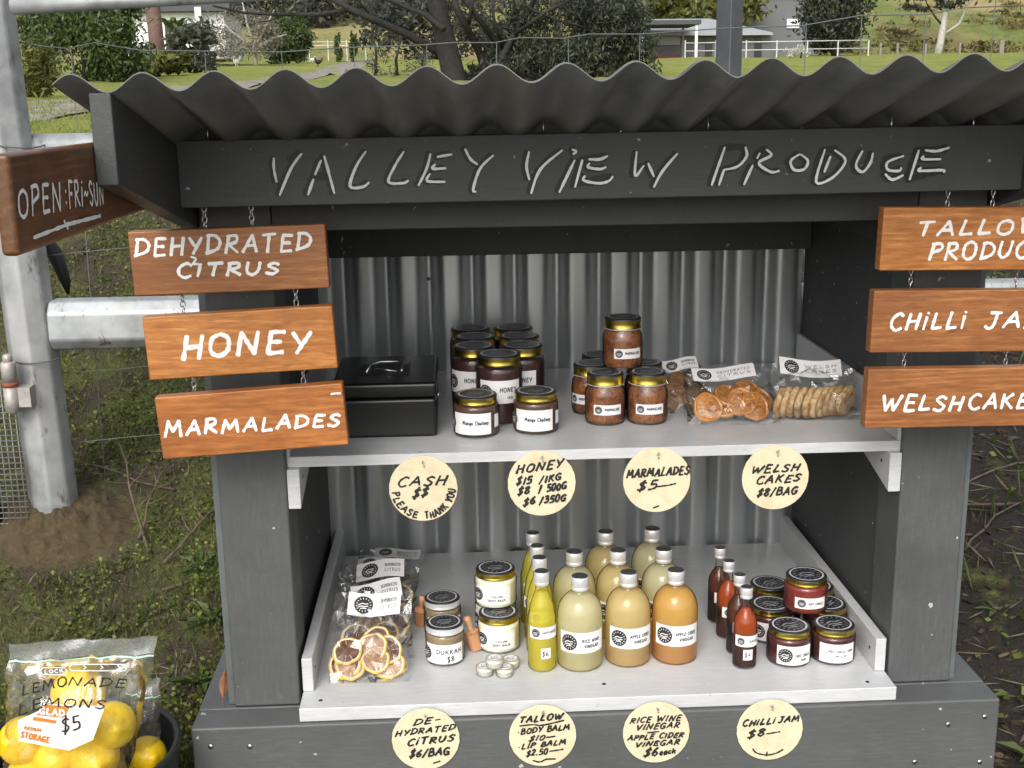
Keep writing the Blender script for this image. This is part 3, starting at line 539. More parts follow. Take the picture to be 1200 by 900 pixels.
# buildings far behind
def slab(mb, px0, px1, py0, py1, Y, dep, mi=0):
    a, b = at(px0, py1, Y), at(px1, py0, Y); mb.box((a.x, Y, a.z), (b.x, Y + dep, b.z), mi); return mb
t = thing('white_outbuilding', 'long white outbuilding with a dark eave behind the reddish trunk', 'building'); slab(MB(), 140, 262, 14, 70, 48, 4).build('wall', whiteWall, t); slab(MB(), 128, 268, -2, 14, 47.6, 5).build('roof', darkRoof, t); slab(MB(), 232, 235, 8, 70, 47.4, .1).build('post', whiteWall, t)
slab(MB(), 196, 214, 26, 70, 47.95, .04).build('door', darkGlass, t)
t = thing('pale_roofed_house', 'low house with pale metal roof and open carport behind the grey post', 'house')
slab(MB(), 760, 905, 37, 78, 60, 5).build('wall', greyWall, t); a, b, c = at(755, 39, 59.4), at(906, 38, 59.4), at(825, 21, 62)
mb = MB(); mb.add([(a.x, 59.4, a.z), (b.x, 59.4, b.z), (b.x - 2.6, 62.5, c.z), (a.x + .2, 62.5, c.z), (b.x, 66, b.z), (a.x, 66, a.z), (a.x, 59.4, a.z - .12), (b.x, 59.4, b.z - .12)], [(0, 1, 2, 3), (1, 4, 2), (3, 2, 4, 5), (0, 3, 5), (6, 7, 1, 0)]); mb.build('roof', creamRoof, t)
slab(MB(), 748, 822, 23, 29, 56.5, 3.4).build('carport_beam', darkRoof, t)
for px in (753.5, 816): slab(MB(), px - 2, px + 2, 29, 76, 56.6, .12).build('post', whiteWall, t)
slab(MB(), 799, 802, 29, 76, 58.6, .12).build('post', greyPost, t)
slab(MB(), 762, 797, 42, 53, 59.9, .08).build('window', plain('pale grey cladding', (.30, .30, .31), .6), t); slab(MB(), 764, 798, 64, 74, 58.9, .8).build('stacked_boards', hedgeRed, t)
for px in (826, 852, 884): slab(MB(), px, px + 9, 44, 66, 59.92, .06).build('window', darkGlass, t)
t = thing('dark_barn', 'tall dark grey barn wall with one white window behind the railing', 'barn'); slab(MB(), 866, 960, -8, 76, 70, 8).build('wall', plain('grey metal wall', (.135, .14, .15), .6, 0, .08, .4), t)
a, b = at(862, -8, 69.6), at(964, -8, 69.6); mb = MB(); mb.prism([(69.6, a.z), (78.4, a.z), (74, a.z + 2.4)], a.x, b.x, 'x'); mb.build('roof', darkRoof, t); slab(MB(), 922, 937, 22, 33, 69.9, .1).build('window', whiteWall, t); slab(MB(), 886, 898, 42, 76, 69.92, .08).build('door', darkGlass, t)
shrub('autumn_tree', 'yellow green tree above the pale roofed house', 'tree', [px_blob(840, 8, 50, 20, 68), px_blob(785, 10, 26, 14, 68)], 2400, .5, G_yel, B(830, 60, 68), seed=30, clumps=60)
shrub('round_tree', 'round dark bare twigged tree at the right of the barn', 'tree', [px_blob(978, 14, 38, 36, 62, 34), px_blob(972, 42, 26, 18, 62, 22)], 9500, .26, G_olive, B(978, 70, 62), seed=31, clumps=260, shell=.35,
      stem=[([at(978, 78, 62), at(977, 50, 61.2), at(976, 35, 61)], [.18, .14, .1])] + [([at(976, 52, 61.5), at(976 + dx * .5, 25, 60.4), at(976 + dx, -8, 60.3)], [.07, .045, .02]) for dx in (-34, -20, -8, 6, 18, 32)])
for k, (x0, x1, y0, y1, lab) in enumerate([(803, 1018, 49.5, 72, 'white two rail fence in front of the barn'), (362, 428, 49, 60, 'distant white two rail fence at the end of the track')]):
    Y0 = 57 if k == 0 else 68; t = thing('rail_fence', lab, 'fence', group=None); dy = -2 if k == 0 else 0
    for f in (0, .47): a, b = at(x0, y0 + dy * 0 + f * 20 * (1 if k == 0 else .45) + (1 if k == 0 else 0), Y0), at(x1, y0 - 2.5 * (k == 0) + f * 20 * (1 if k == 0 else .45), Y0); MB().tube([a, b], .022 if k == 0 else .02, 6).build('rail', fencePaint, t)
    for q in range(7 if k == 0 else 4):
        px = x0 + (x1 - x0) * q / (6 if k == 0 else 3); p = at(px, y0 - 1, Y0); z1 = p.z; MB().box((p.x - .024, p.y - .05, float(hz(p.x, Y0)) - .1), (p.x + .024, p.y + .05, z1 + .05)).build('post', fencePaint, t)
for px, top, lab in [(1032, 50, 'short weathered fence post nearest the white railing'), (1052, 50, 'weathered fence post second from the white railing'), (1085, 51, 'weathered fence post in front of the pale gum tree'), (1125, 50, 'leaning weathered fence post right of the pale gum tree'), (1174, 47, 'thick weathered post at the far right of the paddock fence')]:
    p = at(px, top, 60); t = MB(); wd = .05 if px < 1170 else .11; zb = float(hz(p.x, 60)) - .2; t.prism([(p.x - wd, 60 - wd), (p.x + wd, 60 - wd), (p.x + wd * .9, 60 + wd), (p.x - wd, 60 + wd * .8)], zb, p.z, 'z'); tag(t.build('fence_post', greyPost), lab, 'fence post', 'paddock fence posts')
p0 = at(1098, 66, 71); base = tuple(p0); D = lambda px, py: at(px, py, 71) - Vector(base); t = thing('gum_tree', 'pale smooth trunked gum tree on the golden hillside', 'tree', base)
mb = MB(); mb.tube([(D(1098, 68)), D(1102, 50), D(1107, 20), D(1111, -6), D(1114, -40)], [.28, .22, .18, .16, .13], 10); mb.build('trunk', barkP, t)
mb = MB(); mb.tube([D(1106, 40), D(1124, 28), D(1133, 8), D(1142, -12)], [.10, .08, .06, .04], 8); mb.build('limb', barkP, t); mb = MB(); mb.tube([D(1108, 34), D(1096, 20), D(1086, 4), D(1080, -14)], [.07, .06, .04, .03], 8); mb.build('limb', barkM, t)
leaf_cloud('crown', [((D(1100, -24).x, 0, D(1100, -24).z), (3.2, 2, 1.3)), ((D(1092, 2).x, 0, D(1092, 2).z), (1.8, 1.2, .5), .3)], 1500, .35, G_olive, t, 33, droop=.8, clumps=40)
shrub('hill_bush', 'dark scrub bush high on the golden hillside', 'bush', [px_blob(1076, 0, 16, 7, 84), px_blob(1128, 18, 8, 9, 84)], 700, .4, G_olive, (float(at(1076, 10, 84).x), 84, float(hillz(at(1076, 10, 84).x, 84))), seed=35, clumps=20)
shrub('white_flower_shrub', 'low shrub of pale plumes in front of the white railing', 'shrub', [px_blob(940, 58, 14, 6, 54), px_blob(925, 62, 8, 5, 54)], 500, .2, leafmat('pale plumes', [(.40, .42, .35), (.6, .6, .52), (.7, .7, .64)]), B(938, 72, 54), seed=36, clumps=16, asp=5)

def hen(px, py, Y, s_, mat, label):
    b = B(px, py, Y); p = at(px, py, Y); t = thing('hen', label, 'hen', (p.x, Y, b[2]), 'hens on the lawn', rnd.uniform(0, 6)); mb = MB()
    prof = [(-.17, .20, .02), (-.13, .21, .07), (-.04, .19, .10), (.06, .19, .095), (.12, .24, .06), (.15, .32, .04), (.165, .37, .035), (.20, .375, .012)]
    mb.tube([(x * s_, 0, z * s_) for x, z, r in prof], [r * s_ for _, _, r in prof], 10); mb.tube([(-.14 * s_, 0, .22 * s_), (-.21 * s_, 0, .30 * s_), (-.24 * s_, 0, .38 * s_)], [.05 * s_, .045 * s_, .01 * s_], 8)
    for sy in (-1, 1): mb.tube([(.0, .04 * sy * s_, .12 * s_), (.01 * s_, .04 * sy * s_, 0), (.06 * s_, .045 * sy * s_, -.005)], .012 * s_, 5)
    mb.build('body', mat, t); MB().tube([(.155 * s_, 0, .40 * s_), (.18 * s_, 0, .43 * s_), (.195 * s_, 0, .40 * s_)], .012 * s_, 5).build('comb', plain('red comb', (.4, .03, .02)), t)
hen(277, 68, 46, 1.1, henW, 'white hen under the pale twiggy shrub'); hen(332, 70, 54, .9, henW, 'white hen beside the clipped bush'); hen(366, 70, 58, .9, henW, 'white hen farthest along the lawn'); hen(373, 78, 40, .75, henB, 'dark hen alone beside the track')

# ------------------------------------------------------------------ fence, gate post and rails right behind the stall
FY = .7615; gz = .0587
t = thing('gate_post', 'thick mottled galvanised post standing in an earth mound at left', 'post', (-1.124, FY, gz)); mb = MB()
mb.lathe([(.0535, -.3), (.0535, 1.6)], 8, smooth=False); o = mb.build('post_tube', galvP, t, .006); o.rotation_euler = (0, R(-1.3), R(9))
MB().tube([(.054 * 1.06 * math.cos(a), .054 * 1.06 * math.sin(a), .385 + .006 * math.sin(a)) for a in np.linspace(0, 6.28, 20)], .0016, 5).build('tie_wire', wireM, t)
MB().tube([(.055 * 1.06 * math.cos(a), .055 * 1.06 * math.sin(a), .83 + .004 * math.sin(2 * a)) for a in np.linspace(0, 6.28, 20)], .0016, 5).build('tie_wire', wireM, t)
mb = MB(); q = [(-.045, -.030), (-.045, .028), (-.024, .052), (.024, .052), (.045, .028), (.045, -.030), (.024, -.053), (-.024, -.053)]
mb.prism([(FY + a, .512 + b) for a, b in q], -1.085, 1.75, 'x'); tag(mb.build('guard_rail', galv, None, .006, 3), 'fat flat faced galvanised rail running behind the stall at shelf height', 'rail')
mb = MB(); mb.tube([(-2.2, FY + .03, .878), (-.3, FY + .03, .882), (1.75, FY + .03, .895)], .031, 20); tag(mb.build('upper_rail', galv), 'thinner galvanised rail behind the open days sign', 'rail')
a, b = at(14, 8, FY - .05), at(330, -9.5, FY - .05); mb = MB(); mb.tube([a, a + (b - a) * .5, a + (b - a) * 2.7], .0155, 16); tag(mb.build('brace_pipe', galv), 'slim galvanised pipe sloping up from the top of the mottled post', 'pipe')
p = at(854, 60, FY + .1); mb = MB(); mb.box((-.021, -.021, -.3), (.021, .021, 1.5)); o = mb.build('steel_post', plain('dull steel post', (.10, .105, .11), .5, .4), None, .003); o.location = (p.x, FY + .1, .06); o.rotation_euler.z = R(38); tag(o, 'slim square steel post standing up behind the roof sheets', 'post')
t = thing('wire_fence', 'slack wire stock fence strung behind the stall', 'fence'); WY = FY + .03
top = [(22, 49), (50, 54), (80, 57), (110, 50), (140, 55), (165, 59), (240, 60), (330, 61), (400, 56), (490, 53), (530, 50), (580, 50), (610, 44), (660, 45), (690, 40), (750, 40), (850, 33), (940, 30), (1010, 18), (1085, 17), (1130, 9), (1210, 6)]
MB().tube([at(a, b, WY) for a, b in top], .0013, 6).build('line_wire', wireM, t)
for z in (.66, .41, .24): MB().tube([(x, WY, z + .012 * math.sin(x * 7 + z * 30)) for x in np.linspace(-1.1, 1.7, 40)], .0010, 5).build('line_wire', wireM, t)
for px in (83, 240, 330, 415, 500, 582, 666, 750, 945, 1010, 1085, 1168):
    yy_ = np.interp(px, [q[0] for q in top], [q[1] for q in top]); p = at(px, yy_ - (16 if px > 1100 else 0), WY); MB().tube([p, (p.x + rnd.uniform(-.012, .012), WY, .5), (p.x + rnd.uniform(-.02, .02), WY, .06)], .0011, 5).build('stay_wire', wireM, t)
t = thing('mesh_gate', 'dark wire mesh gate hung on a pale barrel hinge left of the post', 'gate'); GY = .70
mb = MB()
for k in range(16): x = -1.165 - k * .0125; mb.tube([(x, GY, .02), (x, GY, .42)], .0012, 4)
for k in range(31): z = .02 + k * .0125; mb.tube([(-1.16, GY, z), (-1.36, GY, z)], .0012, 4)
mb.build('mesh', plain('gate mesh wire', (.30, .31, .31), .5, .4), t); MB().tube([(-1.24, GY + .02, .02), (-1.255, GY + .02, .6), (-1.26, GY + .02, 1.1)], .017, 12).build('stile', plain('dark gate tube', (.05, .053, .055), .5, .4), t)
h = at(12, 450, .68); mb = MB(); mb.lathe([(.012, -.062), (.0155, -.060), (.0155, -.004)], 18, h); mb.lathe([(.0155, .004), (.0155, .045), (.013, .048)], 18, h); mb.lathe([(.010, .045), (.010, .060), (.007, .064)], 14, h); mb.box((h.x + .012, h.y - .004, h.z - .05), (h.x + .04, h.y + .05, h.z - .008)); mb.build('hinge', plain('worn hinge', (.42, .39, .37), .55, .4, .25, 40), t)
MB().lathe([(.0165, -.005), (.0165, .005)], 18, h).build('washer', plain('rust', (.25, .07, .03), .8), t)
mb = MB(); P = [at(-10, 225, .9), at(40, 262, .9), at(66, 300, .9), at(77, 330, .9), at(80, 345, .9)]; mb.tube(P, [.012, .016, .018, .012, .003], 8); tag(mb.build('rubber_strap', rubber), 'black rubber strap poking out behind the mottled post', 'strap')
mb = MB(); P = [at(150, 584, .88), at(182, 582, .88), at(215, 578, .88), at(260, 574, .88), at(330, 570, .88)]; mb.tube(P, .0105, 10); tag(mb.build('poly_pipe', rubber), 'black poly pipe lying on the grass behind the left stall leg', 'pipe')
soilM = speckle('bare earth', [(.022, .014, .007), (.060, .038, .018), (.060, .050, .020), (.11, .072, .036)], 60, .95, 0, .9)
def mound_f(u, v):
    a = u * 2 * math.pi; r = v; n = .5 + .5 * math.cos(math.pi * min(1, r)); x = -1.115 + .24 * r * math.cos(a); y = FY - .02 + .175 * r * math.sin(a)
    return (x, y, float(hz(x, y)) - .012 + .062 * n + .007 * (wob(x * 24, y * 24) + .55 * wob(x * 70, y * 70 + 1)) * (1 - r * .6))
mb = MB(); mb.grid(mound_f, 120, 50); tag(mb.build('earth_mound', soilM), kind='structure')

# near ground cover: clover-like leaves, grass and litter, far too many to count
g = np.random.default_rng(9)
def cover(name, n, xr, yr, size, mat, thresh, kind='leaf', seed=0, bias=1.6):
    g = np.random.default_rng(seed); x = g.uniform(*xr, n * 3); y = yr[0] + (yr[1] - yr[0]) * g.uniform(0, 1, n * 3) ** bias
    k = (wob(x * 3.1 + seed, y * 3.1) + .6 * wob(x * 9, y * 9 + seed)) + g.normal(0, .35, n * 3) > thresh
    k &= ~((np.abs(x) < .64) & (y > -.06) & (y < .63)); k &= ~(((x + 1.115) / .2) ** 2 + ((y - FY + .02) / .145) ** 2 < 1); k &= ~((x + .82) ** 2 + (y + .13) ** 2 < .16 ** 2)
    x, y = x[k][:n], y[k][:n]; m = len(x); z = hz(x, y)
    P = np.stack([x, y, z + g.uniform(0, .022 if kind == 'leaf' else .004, m)], 1)
    if kind == 'leaf': t = g.normal(size=(m, 3)); t[:, 2] = np.abs(t[:, 2]) * .5
    elif kind in ('litter', 'straw'): t = g.normal(size=(m, 3)); t[:, 2] *= .12
    else: t = g.normal(size=(m, 3)) * .55; t[:, 2] = 1
    t /= np.linalg.norm(t, axis=1)[:, None]; u = np.cross(t, g.normal(size=(m, 3))); u /= np.linalg.norm(u, axis=1)[:, None]
    L = (size * g.uniform(.5, 1.4, m))[:, None]; asp = {'leaf': 1.4, 'blade': 14, 'litter': 3.5, 'straw': 22}[kind]; Bq = L / asp
    V = np.stack([P, P + t * L * .5 + u * Bq * .5, P + t * L, P + t * L * .5 - u * Bq * .5], 1).reshape(-1, 3)
    return tag(fast_mesh(name, V, np.arange(m * 4).reshape(-1, 4), mat), kind='stuff')
G_clov = leafmat('moss and clover', [(.034, .050, .010), (.085, .120, .018), (.16, .20, .030), (.23, .235, .045)], .6, 4, .2)
G_grass = leafmat('grass blades', [(.035, .055, .012), (.085, .12, .025), (.17, .17, .06), (.20, .16, .08)], .6, 4, .2)
cover('clover', 78000, (-2.1, -.6), (-.3, 3.8), .0095, G_clov, -.3, 'leaf', 1); cover('grass', 42000, (-2.1, -.6), (-.3, 3.6), .028, G_grass, -.45, 'blade', 2); cover('leaf_litter', 4500, (-2.0, -.55), (-.3, 3), .024, mulchLeaf, -.6, 'litter', 3)
cover('clover', 2600, (.6, 2.1), (-.2, 3.4), .019, G_clov, .45, 'leaf', 4); cover('grass', 1400, (.6, 2.1), (-.2, 3.2), .07, G_grass, .35, 'blade', 5); cover('leaf_litter', 12000, (.55, 2.1), (-.2, 2.8), .026, mulchLeaf, -1.2, 'litter', 6)
cover('dry_grass', 3500, (.55, 2.1), (-.2, 2.8), .07, leafmat('straw', [(.05, .04, .025), (.16, .13, .08), (.26, .22, .14)], .8, 3, 0), -1.0, 'straw', 16); cover('dry_grass', 2500, (-2.0, -.6), (-.3, 2.8), .05, MATS['straw'], -1.0, 'straw', 17)
G_lawn = leafmat('lawn blades', [(.10, .155, .018), (.17, .23, .03), (.25, .28, .05), (.30, .27, .09)], .6, 2, .2)
cover('lawn_grass', 22000, (-4.2, -.2), (3.4, 12), .05, G_lawn, -.4, 'blade', 7, 1.3); cover('lawn_grass', 7000, (.8, 4.6), (2.8, 9), .05, G_lawn, -.4, 'blade', 8, 1.3)
# countable bits: twigs, tufts of broad leaves
def twig(x, y, L, ang, up, label, grp):
    P = [Vector((0, 0, 0))]; d = Vector((math.cos(ang), math.sin(ang), up)).normalized(); g2 = random.Random(int(x * 1e4 + y * 1e3))
    for k in range(5): P.append(P[-1] + d * (L / 5)); d = (d + Vector((g2.uniform(-.3, .3), g2.uniform(-.3, .3), g2.uniform(-.12, .1)))).normalized()
    mb = MB(); mb.tube(P, [.0035, .003, .0028, .0024, .002, .001], 6)
    for k in (2, 3): q = d.cross(Vector((0, 0, 1))) * (L * .25 * g2.choice((-1, 1))); mb.tube([P[k], P[k] + q * .5 + d * L * .08, P[k] + q + d * L * .16 + Vector((0, 0, .01))], [.002, .0016, .0008], 5)
    o = mb.build('twig', twigM); o.location = (x, y, float(hz(x, y)) + .01); tag(o, label, 'twig', grp)
for x, y, L, a, up in [(-.90, .66, .30, 2.0, .55), (-.86, .62, .24, .9, .5), (-.93, .70, .22, 1.3, .9), (-.84, .52, .28, .5, .1), (-.98, 1.0, .35, -.2, .1), (-.85, 1.15, .30, .2, .12), (-1.0, 1.5, .4, .3, .05), (-.88, .85, .25, 2.8, .1)]: twig(x, y, L, a, up, 'thin dry twig on the weedy ground between mottled post and stall', 'twigs left of the stall')
for x, y, L, a, up in [(.92, .75, .34, .6, .2), (1.0, .95, .4, 2.6, .25), (.86, .55, .26, .9, .15), (1.1, 1.1, .42, .2, .2), (.95, 1.2, .4, 1.0, .3), (.83, .30, .22, .3, .1), (1.05, .7, .3, 3.5, .1), (.98, 1.05, .4, 0.1, .35), (.9, 1.0, .3, -.4, .2)]: twig(x, y, L, a, up, 'dry twig on the dark soil right of the stall', 'twigs right of the stall')
def weed(x, y, s_, n, label, grp):
    mb = MB(); g2 = random.Random(int(x * 999 + y * 77))
    for k in range(n):
        a = k * 6.28 / n + g2.uniform(-.3, .3); L = s_ * g2.uniform(.7, 1.2); up = g2.uniform(.3, .9); d = Vector((math.cos(a), math.sin(a), up)).normalized(); u = Vector((-math.sin(a), math.cos(a), 0)) * L * .13
        mb.add([Vector((0, 0, 0)), d * L * .5 + u, d * L - Vector((0, 0, L * .25)), d * L * .5 - u], [(0, 1, 2, 3)])
    o = mb.build('weed', G_mid); o.location = (x, y, float(hz(x, y))); tag(o, label, 'weed', grp)
for x, y, s_, n, lab in [(.90, .72, .075, 9, 'leafy green weed just right of the right leg'), (.80, .06, .085, 8, 'star shaped weed beside the base corner at lower right'), (.83, .22, .06, 7, 'small weed beside the right side of the stall base'), (.87, .40, .05, 6, 'tiny weed on the dark soil between two larger weeds'), (-.72, .42, .07, 12, 'leafy weed against the left side of the stall'), (-.78, .60, .06, 10, 'green weed between the twigs and the stall'), (-.72, .28, .07, 12, 'grassy weed beside the base left of the stall')]: weed(x, y, s_, n, lab, 'weeds around the stall')
#==STALL==
# ------------------------------------------------------------------ the stall
ST = thing('produce_stall', 'charcoal painted roadside stall with corrugated roof and two white shelves', 'stall')
def sbox(name, a, b, m, bev=.0018): return MB().box(a, b).build(name, m, ST, bev)
PER, AMP = .0798, .0104
def roofz(x, y): return 1.0004 - .223 * (y + .4) + .0098 * x + AMP * math.cos(2 * math.pi * (x + .645) / PER)
def roof_sheet(x0, x1, y0, y1, dz):
    mb = MB(); n = int((x1 - x0) / PER * 16); xs = [x0 + (x1 - x0) * i / n for i in range(n + 1)]; T = .0014
    for y in (y0, y1):
        for s_ in (0, -T):
            mb.v += [(x, y, roofz(x, y) + dz + s_) for x in xs]
    N = n + 1
    for i in range(n):
        for q, mi, sm in (((i, i + 1, 2 * N + i + 1, 2 * N + i), 0, True), ((N + i + 1, N + i, 3 * N + i, 3 * N + i + 1), 0, True), ((i + 1, i, N + i, N + i + 1), 1, False), ((2 * N + i, 2 * N + i + 1, 3 * N + i + 1, 3 * N + i), 1, False)):
            mb.f.append(list(q)); mb.mi.append(mi); mb.sm.append(sm)
    for i in (0, n): mb.f.append([i, 2 * N + i, 3 * N + i, N + i]); mb.mi.append(1); mb.sm.append(False)
    return mb.build('roof', [roofM, sheetEdge], ST)
roof_sheet(-.666, .112, -.400, .66, 0); roof_sheet(-.205, .665, -.388, .66, .0034)
for sx in (-1, 1):
    x = sx * .6145; tz = .0098 * x + .0006
    MB().prism([(-.40, .885 + tz), (-.40, .9885 + tz), (.62, .761 + tz), (.62, .6575 + tz)], x - .0125, x + .0125, 'x').build('rafter', charY, ST, .002)
    sbox('leg', (min(sx * .4925, sx * .6), 0, .001), (max(sx * .4925, sx * .6), .1, .862), charZ, .004)
    MB().prism([(.012, .001), (.62, .001), (.62, .745), (.012, .875)], sx * .6005, sx * .611, 'x').build('side_cladding', trimM, ST)
    MB().prism([(.101, .001), (.60, .001), (.60, .765), (.101, .868)], sx * .498, sx * .512, 'x').build('side_panel', charIn, ST)
    sbox('lower_rail', (min(sx * .469, sx * .4868), 0, .0245), (max(sx * .469, sx * .4868), .598, .0835), whiteX)
    sbox('upper_rail', (min(sx * .4872, sx * .4972), .012, .4248), (max(sx * .4872, sx * .4972), .598, .4860), whiteX)
    MB().prism([(0, .342), (0, .4075), (.26, .4075), (.24, .402)], min(sx * .4722, sx * .4921), max(sx * .4722, sx * .4921), 'x').build('shelf_bracket', whiteX, ST, .0015)
hd = MB(); tl = .0045
hd.prism([(-.602, .8295 - .602 * tl), (.602, .8295 + .602 * tl), (.602, .9222 + .602 * tl), (-.602, .9222 - .602 * tl)], -.1, -.066, 'y'); header = hd.build('header_board', charX, ST, .002)
import ast
HS = ast.literal_eval('''[[(-.4677,.8943),(-.4686,.8797),(-.4661,.8614)],[(-.429,.8996),(-.4449,.8793),(-.4628,.8427)],[(-.4029,.8898),(-.4119,.8705)],[(-.4146,.8641),(-.4231,.8429)],[(-.3981,.8962),(-.392,.8696),(-.3864,.8443)],[(-.3401,.9011),(-.3543,.8808),(-.3639,.8537),(-.3466,.8523),(-.3374,.8583)],[(-.2872,.9003),(-.3007,.8799),(-.3099,.8588),(-.2896,.8567),(-.2823,.8601)],[(-.25,.8968),(-.256,.8763),(-.2681,.8533)],[(-.2406,.8922),(-.2202,.8954)],[(-.2439,.882),(-.2476,.8761),(-.229,.8764)],[(-.2517,.8688),(-.2556,.8591),(-.231,.8575)],[(-.2014,.9025),(-.1943,.8886),(-.1845,.881)],[(-.1621,.8931),(-.181,.875),(-.1912,.847),(-.1877,.843)],[(-.1118,.8973),(-.1155,.8772),(-.1117,.8586)],[(-.065,.8985),(-.0961,.8725),(-.1093,.8394)],[(-.0506,.8996),(-.0455,.8967),(-.0495,.8931)],[(-.0473,.8848),(-.0692,.8403)],[(-.0366,.8846),(-.0469,.8472)],[(-.0273,.8855),(-.0118,.8853),(-.0011,.8895)],[(-.0262,.8801),(-.0284,.8747),(-.0117,.8716),(-.0033,.8743)],[(-.0328,.8627),(-.0344,.8562),(-.0139,.8519),(.0006,.8545),(.0066,.861)],[(.0404,.8949),(.0385,.8616),(.0507,.8756)],[(.0569,.8788),(.0654,.86)],[(.0984,.8916),(.0776,.8675),(.0656,.8453)],[(.1659,.8994),(.1484,.8465)],[(.1655,.868),(.1589,.8464)],[(.1953,.8989),(.1973,.886),(.185,.8723),(.1668,.868)],[(.2254,.8954),(.2327,.887),(.215,.8765),(.233,.8638),(.245,.8651)],[(.2161,.8903),(.2126,.8833)],[(.2066,.8735),(.1948,.8464)],[(.2733,.8879),(.261,.8788),(.2663,.8664),(.2806,.8667),(.2858,.8784),(.2749,.8879)],[(.3096,.8941),(.299,.8487),(.3227,.8546),(.3401,.8776),(.324,.8927)],[(.318,.8841),(.3102,.8625)],[(.3639,.8911),(.3554,.8711),(.3656,.8616),(.3761,.8739),(.3791,.8878)],[(.4236,.8831),(.4016,.8751),(.4023,.8642),(.4185,.8623),(.4214,.867)],[(.3988,.858),(.4096,.85),(.4247,.856)],[(.4455,.8908),(.4348,.8496)],[(.4551,.8907),(.4713,.8892),(.4895,.8939)],[(.4531,.8826),(.4521,.8783),(.4779,.8779)],[(.4504,.8665),(.4481,.8619),(.4822,.8623),(.4837,.8591)]]''')
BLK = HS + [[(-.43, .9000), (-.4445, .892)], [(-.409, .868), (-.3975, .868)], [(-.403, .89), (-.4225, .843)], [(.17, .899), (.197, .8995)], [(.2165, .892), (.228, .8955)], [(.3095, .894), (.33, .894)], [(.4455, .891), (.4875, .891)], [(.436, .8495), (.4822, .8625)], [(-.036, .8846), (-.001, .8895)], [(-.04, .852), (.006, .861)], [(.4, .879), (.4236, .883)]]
_hz = {'n': 0}
def smooth(st): return curve(['~'] + st, 5) if len(st) > 2 else st
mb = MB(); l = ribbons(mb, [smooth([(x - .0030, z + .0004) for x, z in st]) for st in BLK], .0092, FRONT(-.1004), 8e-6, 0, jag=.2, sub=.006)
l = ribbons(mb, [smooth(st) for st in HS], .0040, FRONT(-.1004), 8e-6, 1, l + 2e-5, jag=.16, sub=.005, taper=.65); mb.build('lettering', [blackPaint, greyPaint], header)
sbox('top_beam', (-.492, .002, .781), (.492, .038, .862), charIn); sbox('back_beam', (-.497, .555, .668), (.497, .598, .765), charIn)
sbox('side_beam', (-.497, .04, .74), (-.462, .554, .80), charIn); sbox('side_beam', (.462, .04, .74), (.497, .554, .80), charIn)
for x in (-.56, -.38, -.21, -.09, .02, .145, .28, .41, .53): MB().tube([(x, -.085, .915), (x, -.085, roofz(x, -.085) + .004)], .0022, 6).build('roof_screw', steel, ST)
mb = MB(); n = 330
for k in range(n + 1):
    x = -.497 + .994 * k / n; ph = abs(((x + .402) / .0864 + .5) % 1 - .5); sp = lambda q: .035 * math.log(1 + math.exp(q / .035)); yc = .594 + .0864 * .95 * (sp(ph - .21) - 1.15 * sp(ph - .455)); mb.v += [(x, yc, .002), (x, yc, .768)]
for k in range(n): mb.f.append([2 * k, 2 * k + 2, 2 * k + 3, 2 * k + 1]); mb.mi.append(0); mb.sm.append(True)
bp = mb.build('back_panel', zinc, ST)
mb = MB(); p = at(502, 327, .595); mb.disc((p.x, p.y, p.z), .0035, 12); mb.build('hole', blackPaint, bp)
MB().box((-.497, .620, 0), (.497, .632, .76)).build('back_lining', charIn, ST)
sbox('upper_shelf', (-.4922, .014, .4082), (.4922, .598, .4245), greyShelf); MB().box((-.4925, .0115, .4078), (.4925, .0138, .4249)).build('shelf_edge', whiteX, ST, .0006)
sbox('lower_shelf', (-.4869, -.056, .0008), (.4869, .598, .0242), whiteX)
sbox('base_front', (-.659, -.0637, -.42), (.659, -.0025, 0), charBase, .004); sbox('base_deck', (-.659, 0, -.03), (.659, .62, -.0006), charBase, .003)
for sx in (-1, 1): sbox('base_side', (min(sx * .659, sx * .61), .0, -.42), (max(sx * .659, sx * .61), .62, -.032), charBase)
for px, py in [(247, 875), (293, 875), (1111, 849), (1154, 840), (1072, 893), (1148, 893)]:
    p = at(px, py, -.064); MB().lathe([(.0045, 0), (.004, .0012), (.0015, .0018)], 12).build('screw', steel, ST).matrix_local = Matrix.Translation(p) @ Matrix.Rotation(R(90), 4, 'X')
for x, y in [(-.455, -.03), (.445, -.035), (.01, -.01)]: MB().lathe([(.0035, 0), (.0032, .0004)], 12, (x, y, .0243)).build('screw', blackPaint, ST)
for sx in (-1, 1):
    for z in (.385,): MB().lathe([(.003, 0), (.0028, .0005)], 10).build('screw', blackPaint, ST).matrix_local = Matrix.Translation((sx * .4715, .035, z)) @ Matrix.Rotation(R(-90 * sx), 4, 'Y')
    MB().lathe([(.003, 0), (.0028, .0005)], 10).build('screw', blackPaint, ST).matrix_local = Matrix.Translation((sx * .4686, .028, .055)) @ Matrix.Rotation(R(-90 * sx), 4, 'Y')

